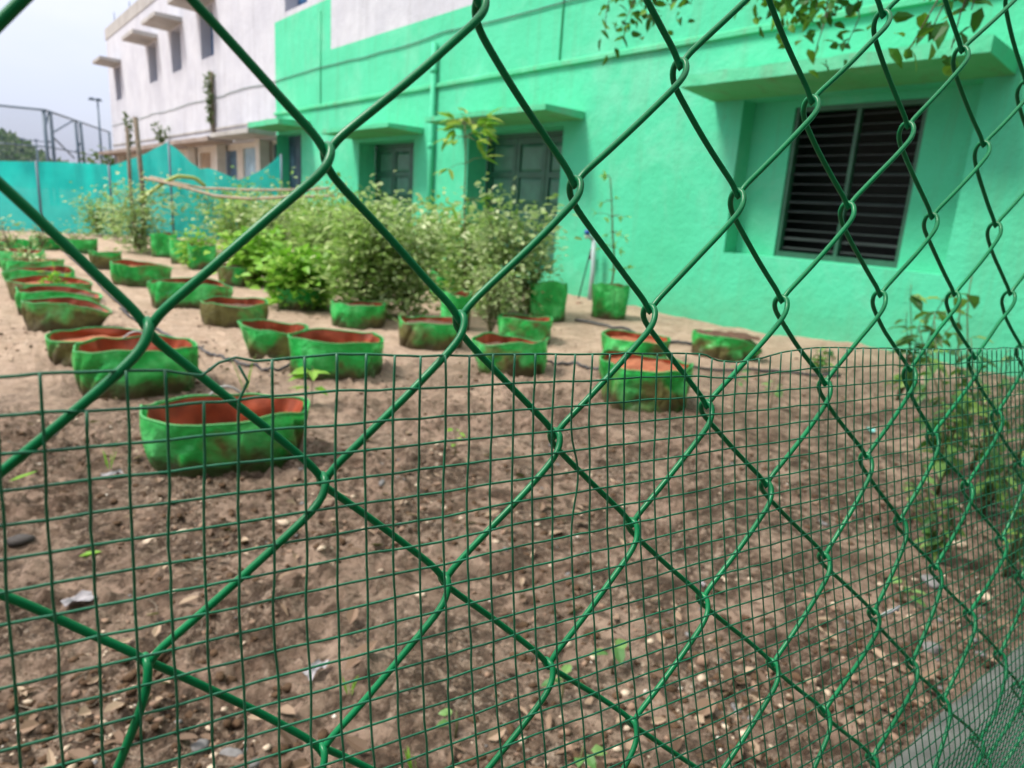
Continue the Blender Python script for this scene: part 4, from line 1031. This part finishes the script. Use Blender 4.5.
# ---------------------------------------------------------------- seedlings in the soil, weeds at right
def sprout(px, py, ytop, nl, L, mat, label, blades=False, grp='small sprouts in the soil', wid=.6, spread=.06):
    P_ = G(px, py); P_[2] = float(gh(P_[0], P_[1])); h = max(.03, zat(P_, ytop) - P_[2])
    o = thing('sprout', label, 'sprout', tuple(P_), rng.uniform(0, 6), grp); st, lf = MB(), MB()
    if blades:
        a = rng.uniform(0, 6.28, nl); D = np.stack([np.cos(a) * .25, np.sin(a) * .25, np.ones(nl)], 1)
        lf.leaves(np.stack([np.cos(a) * .006, np.sin(a) * .006, 0 * a], 1), D, np.stack([-np.sin(a), np.cos(a), 0 * a], 1) + .2, h * rng.uniform(.6, 1.05, nl), .006, .1, .2)
    else:
        st.tube([(0, 0, -.01), (.004, 0, h * .5), (0, .004, h)], [.004, .003, .002], 5)
        a = rng.uniform(0, 6.28, nl); D = np.stack([np.cos(a), np.sin(a), rng.uniform(-.1, .6, nl)], 1)
        zz_ = h * rng.uniform(.35, 1, nl)
        lf.leaves(np.stack([np.cos(a) * spread * .3, np.sin(a) * spread * .3, zz_], 1), D, np.tile([0, 0, 1.], (nl, 1)) + rng.normal(size=(nl, 3)) * .2, L * rng.uniform(.7, 1.2, nl), L * wid, .15, .4)
        st.build('stem', M['stem'], o, smooth=True)
    lf.build('foliage', mat, o)
sprout(312, 405, 366, 9, .10, M['seedling'], 'bright lime seedling just behind the nearest large bag')
sprout(245, 388, 352, 7, .1, M['seedling'], 'upright grass blades left of the lime seedling', True)
sprout(110, 472, 440, 6, .1, M['seedling'], 'thin grass tuft left of the nearest large bag', True)
sprout(455, 462, 428, 5, .04, M['seedling'], 'tiny faint sprout at the centre of the soil')
sprout(350, 700, 668, 5, .1, M['seedling'], 'grass tuft beside the large brown leaf', True)
sprout(415, 770, 742, 6, .1, M['seedling'], 'grass tuft at the bottom edge', True)
sprout(560, 705, 675, 5, .045, M['leaf_s'], 'low green weed at bottom centre')
sprout(612, 668, 640, 5, .06, M['leaf_s'], 'broad leaved pale weed right of the bottom centre weed')
sprout(580, 775, 745, 4, .04, M['leaf_s'], 'weed sprig at the bottom edge below the low green weed')
sprout(735, 395, 365, 7, .06, M['leaf_s'], 'small weed behind the mesh left of the window')
sprout(770, 410, 378, 9, .06, M['leaf_s'], 'small weed cluster under the window')
sprout(455, 735, 712, 4, .03, M['leaf_s'], 'pale weed beside the grass at the bottom centre')
sprout(900, 610, 580, 5, .045, M['leaf_s'], 'small green weed near the tie wire')

def weed(P_, h, r, nst, per, L, label, mat=M['leaf_w'], lean=(0, 0)):
    o = thing('weed_bush', label, 'weed', tuple(P_), 0, 'wild weeds between fence and wall'); st, lf = MB(), MB()
    for q in range(nst):
        a = rng.uniform(0, 6.28); s_ = r * rng.uniform(.3, 1); hh = h * rng.uniform(.55, 1)
        tt = np.linspace(0, 1, 12)
        path = np.stack([(math.cos(a) * s_ + lean[0]) * tt ** 1.4 + .02 * np.sin(tt * 8 + q), (math.sin(a) * s_ + lean[1]) * tt ** 1.4 + .02 * np.cos(tt * 7), hh * tt], 1)
        st.tube(path, np.linspace(.007, .002, 12), 5)
        k_ = rng.integers(2, 12, per); b = rng.uniform(0, 6.28, per)
        D = np.stack([np.cos(b), np.sin(b), rng.uniform(-.4, .5, per)], 1)
        lf.leaves(path[k_], D, np.tile([0, 0, 1.], (per, 1)) + rng.normal(size=(per, 3)) * .35, L * rng.uniform(.5, 1.25, per), L * rng.uniform(.35, .55, per), .15, .45)
    st.build('stem', M['stem'], o, smooth=True); lf.build('foliage', mat, o)
def weed_at(px, py, ytop, halfw, nst, per, L, label, **kw):
    P_ = G(px, py); P_[2] = float(gh(P_[0], P_[1])); h = zat(P_, ytop) - P_[2]; weed(P_, h, halfw * depth(P_) / FPX, nst, per, L, label, **kw)
weed_at(940, 500, 275, 75, 5, 11, .12, 'tall sparse weed with oval leaves against the green wall')
weed_at(985, 520, 320, 65, 8, 12, .085, 'dark bushy weed at the right picture edge')
weed_at(935, 470, 375, 55, 7, 10, .08, 'dark low weed behind the right fence knots')
weed_at(1010, 575, 390, 65, 8, 13, .06, 'dense weed clump close to the fence at far right')
weed_at(930, 560, 455, 50, 7, 10, .055, 'low weed clump above the kerb stones')
weed_at(975, 470, 350, 55, 6, 9, .07, 'dark mid height weed before the wall at right')
weed_at(900, 400, 282, 46, 6, 10, .15, 'tall leafy weed at the wall foot below the window')
weed_at(820, 372, 346, 20, 6, 8, .08, 'small leafy weed at the wall foot left of the tall leafy weed')

# ---------------------------------------------------------------- tree overhanging from the right
tr = thing('overhanging_tree', 'leafy tree branches hanging into the picture from the top', 'tree', (3.7, .75, 0))
tb, tf, limbs = MB(), MB(), MB()
O = np.array([3.7, .75, 0])
trunk = np.array([(0, 0, -.2), (.05, .03, 1.0), (0, .05, 2.0), (-.15, .1, 2.9), (-.3, .2, 3.8)])
tb.tube(curve_at(trunk, 20), np.linspace(.11, .05, 20), 12); tb.build('trunk', M['bark'], tr, smooth=True)
def twig(start, end, nl, L, spread, wid=.5):
    """hanging twig with leaves along its last part (tree coordinates)"""
    start, end = np.array(start) - O, np.array(end) - O
    tt = np.linspace(0, 1, 14)[:, None]
    mid = (start + end) / 2 + np.array([0, 0, .15])
    path = (1 - tt) ** 2 * start + 2 * tt * (1 - tt) * mid + tt ** 2 * end + rng.normal(size=(14, 3)) * .008
    limbs.tube(path, np.linspace(.007, .0012, 14), 5); nl = int(nl * 2.3); L *= .86
    k_ = rng.integers(6, 14, nl); D = rng.normal(size=(nl, 3)) + np.array([0, 0, -.3])
    tf.leaves(path[k_] + rng.normal(size=(nl, 3)) * spread, D, np.array([0, 0, 1.]) + rng.normal(size=(nl, 3)) * .7, L * rng.uniform(.6, 1.2, nl), L * wid * rng.uniform(.8, 1.1, nl), .12, .3)
crown = O + trunk[-1]
for (x, y, d, nl, L, sp) in ((640, 2, 3.0, 90, .055, .055), (622, 30, 3.0, 30, .05, .035), (604, 33, 3.0, 7, .05, .02), (655, 5, 3.0, 60, .055, .05), (685, -4, 2.9, 40, .05, .05),
                             (790, 5, 2.6, 110, .05, .05), (808, 20, 2.5, 60, .05, .045), (822, 40, 2.4, 34, .05, .035), (812, 62, 2.4, 16, .05, .025), (838, 48, 2.4, 14, .05, .025), (768, 2, 2.6, 50, .05, .045),
                             (925, 8, 1.9, 26, .055, .04), (918, 44, 1.9, 12, .055, .03), (945, 46, 1.9, 14, .055, .03), (965, 8, 1.9, 10, .06, .03), (934, 30, 1.9, 10, .055, .025)):
    e_ = RD(x, y, d); s_ = e_ + np.array([rng.uniform(-.05, .3), rng.uniform(-.3, .0), rng.uniform(.5, .9)])
    twig(s_, e_, nl, L, sp, .55)
    limbs.tube(curve_at([crown - O, (crown + s_) / 2 - O + (0, 0, .35), s_ - O], 14), np.linspace(.022, .009, 14), 6)
# main crown above the picture
nn = 2600; q_ = rng.normal(size=(nn, 3)); q_ /= np.linalg.norm(q_, axis=1)[:, None]
PC = np.array([-.35, .55, 3.75]) + q_ * rng.uniform(.25, 1, (nn, 1)) ** .5 * np.array([1.1, 1.2, .75])
keep = vnoise(PC[:, 0] * 2.2 + PC[:, 2] * 1.5, PC[:, 1] * 2.2) > -.12; PC = PC[keep]; nn = len(PC)
tf.leaves(PC, rng.normal(size=(nn, 3)), np.array([0, 0, 1.]) + rng.normal(size=(nn, 3)) * .6, .07, .038, .12, .3)
for q in range(16):
    e_ = PC[rng.integers(0, nn)]; limbs.tube(curve_at([trunk[-2], (trunk[-1] + e_) / 2, e_], 10), np.linspace(.025, .005, 10), 5)
limbs.build('branch', M['bark'], tr, smooth=True); tf.build('foliage', M['leaf_t'], tr)

# ---------------------------------------------------------------- added behind the camera, out of view: foliage that darkens the camera-facing sides
hg = thing('added_shade_hedge', 'tall dense dark foliage added unseen behind the camera for shade', 'added_shade_hedge', (1.5, -2.6, 0))
nn = 5200; hs, hf = MB(), MB()
PH = np.stack([rng.uniform(-9, 9, nn), rng.normal(0, .35, nn), rng.uniform(0, 2.9, nn)], 1)
hf.leaves(PH, rng.normal(size=(nn, 3)), rng.normal(size=(nn, 3)), .26, .15, .1, .2)
for x in np.arange(-9, 9.1, .8): hs.tube([(x, 0, -.1), (x + .1, .05, 1.2), (x - .05, 0, 2.4)], .025, 5)
hs.build('stem', M['bark'], hg); hf.build('foliage', M['leaf_t'], hg)
for q, (x, y, h, lab) in enumerate(((-5.5, -4.2, 7.5, 'broad unseen tree added for shade, leftmost of three'), (1.5, -4.6, 8.5, 'tallest unseen tree added for shade, middle of three'), (8.0, -4.0, 7.0, 'round unseen tree added for shade, rightmost of three'))):
    rt = thing('added_shade_tree', lab, 'tree', (x, y, 0), 0, 'unseen trees added for shade')  # tree out of view, added to block skylight from behind
    a_, b_ = MB(), MB(); a_.tube([(0, 0, -.2), (.1, .05, h * .3), (0, .1, h * .6), (.1, 0, h * .85)], [.2, .16, .1, .04], 10)
    for w in range(14):
        d = rng.normal(size=3); d[2] = abs(d[2]) * .6; d /= np.linalg.norm(d)
        a_.tube([(0, .05, h * .45), tuple(np.array([0, .05, h * .5]) + d * 1.2), tuple(np.array([0, 0, h * .55]) + d * 2.4)], [.07, .045, .012], 5)
    nn = 2400; v_ = rng.normal(size=(nn, 3)); v_ /= np.linalg.norm(v_, axis=1)[:, None]
    PT_ = np.array([0, 0, h * .62]) + v_ * rng.uniform(.3, 1, (nn, 1)) ** .5 * np.array([3.3, 2.0, h * .36])
    b_.leaves(PT_, rng.normal(size=(nn, 3)), rng.normal(size=(nn, 3)), .42, .24, .1, .25)
    a_.build('trunk', M['bark'], rt, smooth=True); b_.build('crown', M['leaf_t'], rt)

# ---------------------------------------------------------------- light, sky, camera
SUN_EL, SUN_AZ = math.radians(56), math.radians(-62)      # azimuth measured from +Y towards +X
sv = Vector((math.sin(SUN_AZ) * math.cos(SUN_EL), math.cos(SUN_AZ) * math.cos(SUN_EL), math.sin(SUN_EL)))
sun = bpy.data.lights.new('sun', 'SUN'); sun.energy = 2.0; sun.angle = math.radians(14); sun.color = (1, .94, .84)
so_ = bpy.data.objects.new('sun', sun); C.objects.link(so_); so_.rotation_euler = (-sv).to_track_quat('-Z', 'Y').to_euler(); so_.location = (0, 0, 20)
W = bpy.data.worlds.new('World'); SC.world = W; W.use_nodes = True
wt_ = NT(W.node_tree); W.node_tree.nodes.clear()
ow = wt_.n('OutputWorld'); bg = wt_.n('Background'); bg.inputs['Strength'].default_value = .12
sk = wt_.n('TexSky', sky_type='NISHITA'); sk.sun_disc = False; sk.sun_elevation = SUN_EL; sk.sun_rotation = SUN_AZ; sk.dust_density = 3
tc = wt_.n('TexCoord'); mp = wt_.n('Mapping'); mp.inputs['Scale'].default_value = (1, 1, 2.4); wt_.l(tc.outputs['Generated'], mp.inputs['Vector'])
cn = wt_.noise(mp.outputs[0], 2.2, 7, .55, .3)
sepw = wt_.n('SeparateXYZ'); wt_.l(tc.outputs['Generated'], sepw.inputs[0])
zz_ = wt_.math('POWER', wt_.math('MAXIMUM', sepw.outputs['Z'], 0.0), 1.3)          # overcast sky: zenith about three times the horizon
grad = wt_.n('CombineXYZ')
for q_, k_ in enumerate((2.3, 2.0, 1.35)): wt_.l(wt_.math('ADD', wt_.math('MULTIPLY', zz_, k_), 1.0), grad.inputs[q_])
base = wt_.ramp(cn, [(.3, (2.05, 2.2, 2.9)), (.7, (2.6, 2.75, 3.35))])
vm = wt_.n('VectorMath', operation='MULTIPLY'); wt_.l(base, vm.inputs[0]); wt_.l(grad.outputs[0], vm.inputs[1]); cloud = vm.outputs[0]
cover = wt_.ramp(cn, [(.25, .72), (.55, .93)])
wt_.l(wt_.mix(cover, sk.outputs[0], cloud), bg.inputs['Color']); wt_.l(bg.outputs[0], ow.inputs['Surface'])

cam = bpy.data.cameras.new('camera'); co = bpy.data.objects.new('camera', cam); C.objects.link(co)
from mathutils import Matrix
right, down, fwd = R[:, 0], R[:, 1], R[:, 2]
Mx = Matrix(((right[0], -down[0], -fwd[0], 0), (right[1], -down[1], -fwd[1], 0), (right[2], -down[2], -fwd[2], H_EYE), (0, 0, 0, 1)))
co.matrix_world = Mx
cam.sensor_width = 36; cam.sensor_fit = 'HORIZONTAL'; cam.lens = FPX / 1024 * 36
cam.clip_start = .01; cam.clip_end = 2000
cam.dof.use_dof = True; cam.dof.focus_distance = .36; cam.dof.aperture_fstop = 13.5
SC.camera = co
SC.view_settings.view_transform = 'Standard'; SC.view_settings.look = 'None'; SC.view_settings.exposure = 1.38; SC.view_settings.gamma = 1
SC.render.engine = 'CYCLES'
SC.cycles.use_denoising = True
SC.cycles.max_bounces = 8; SC.cycles.transparent_max_bounces = 16
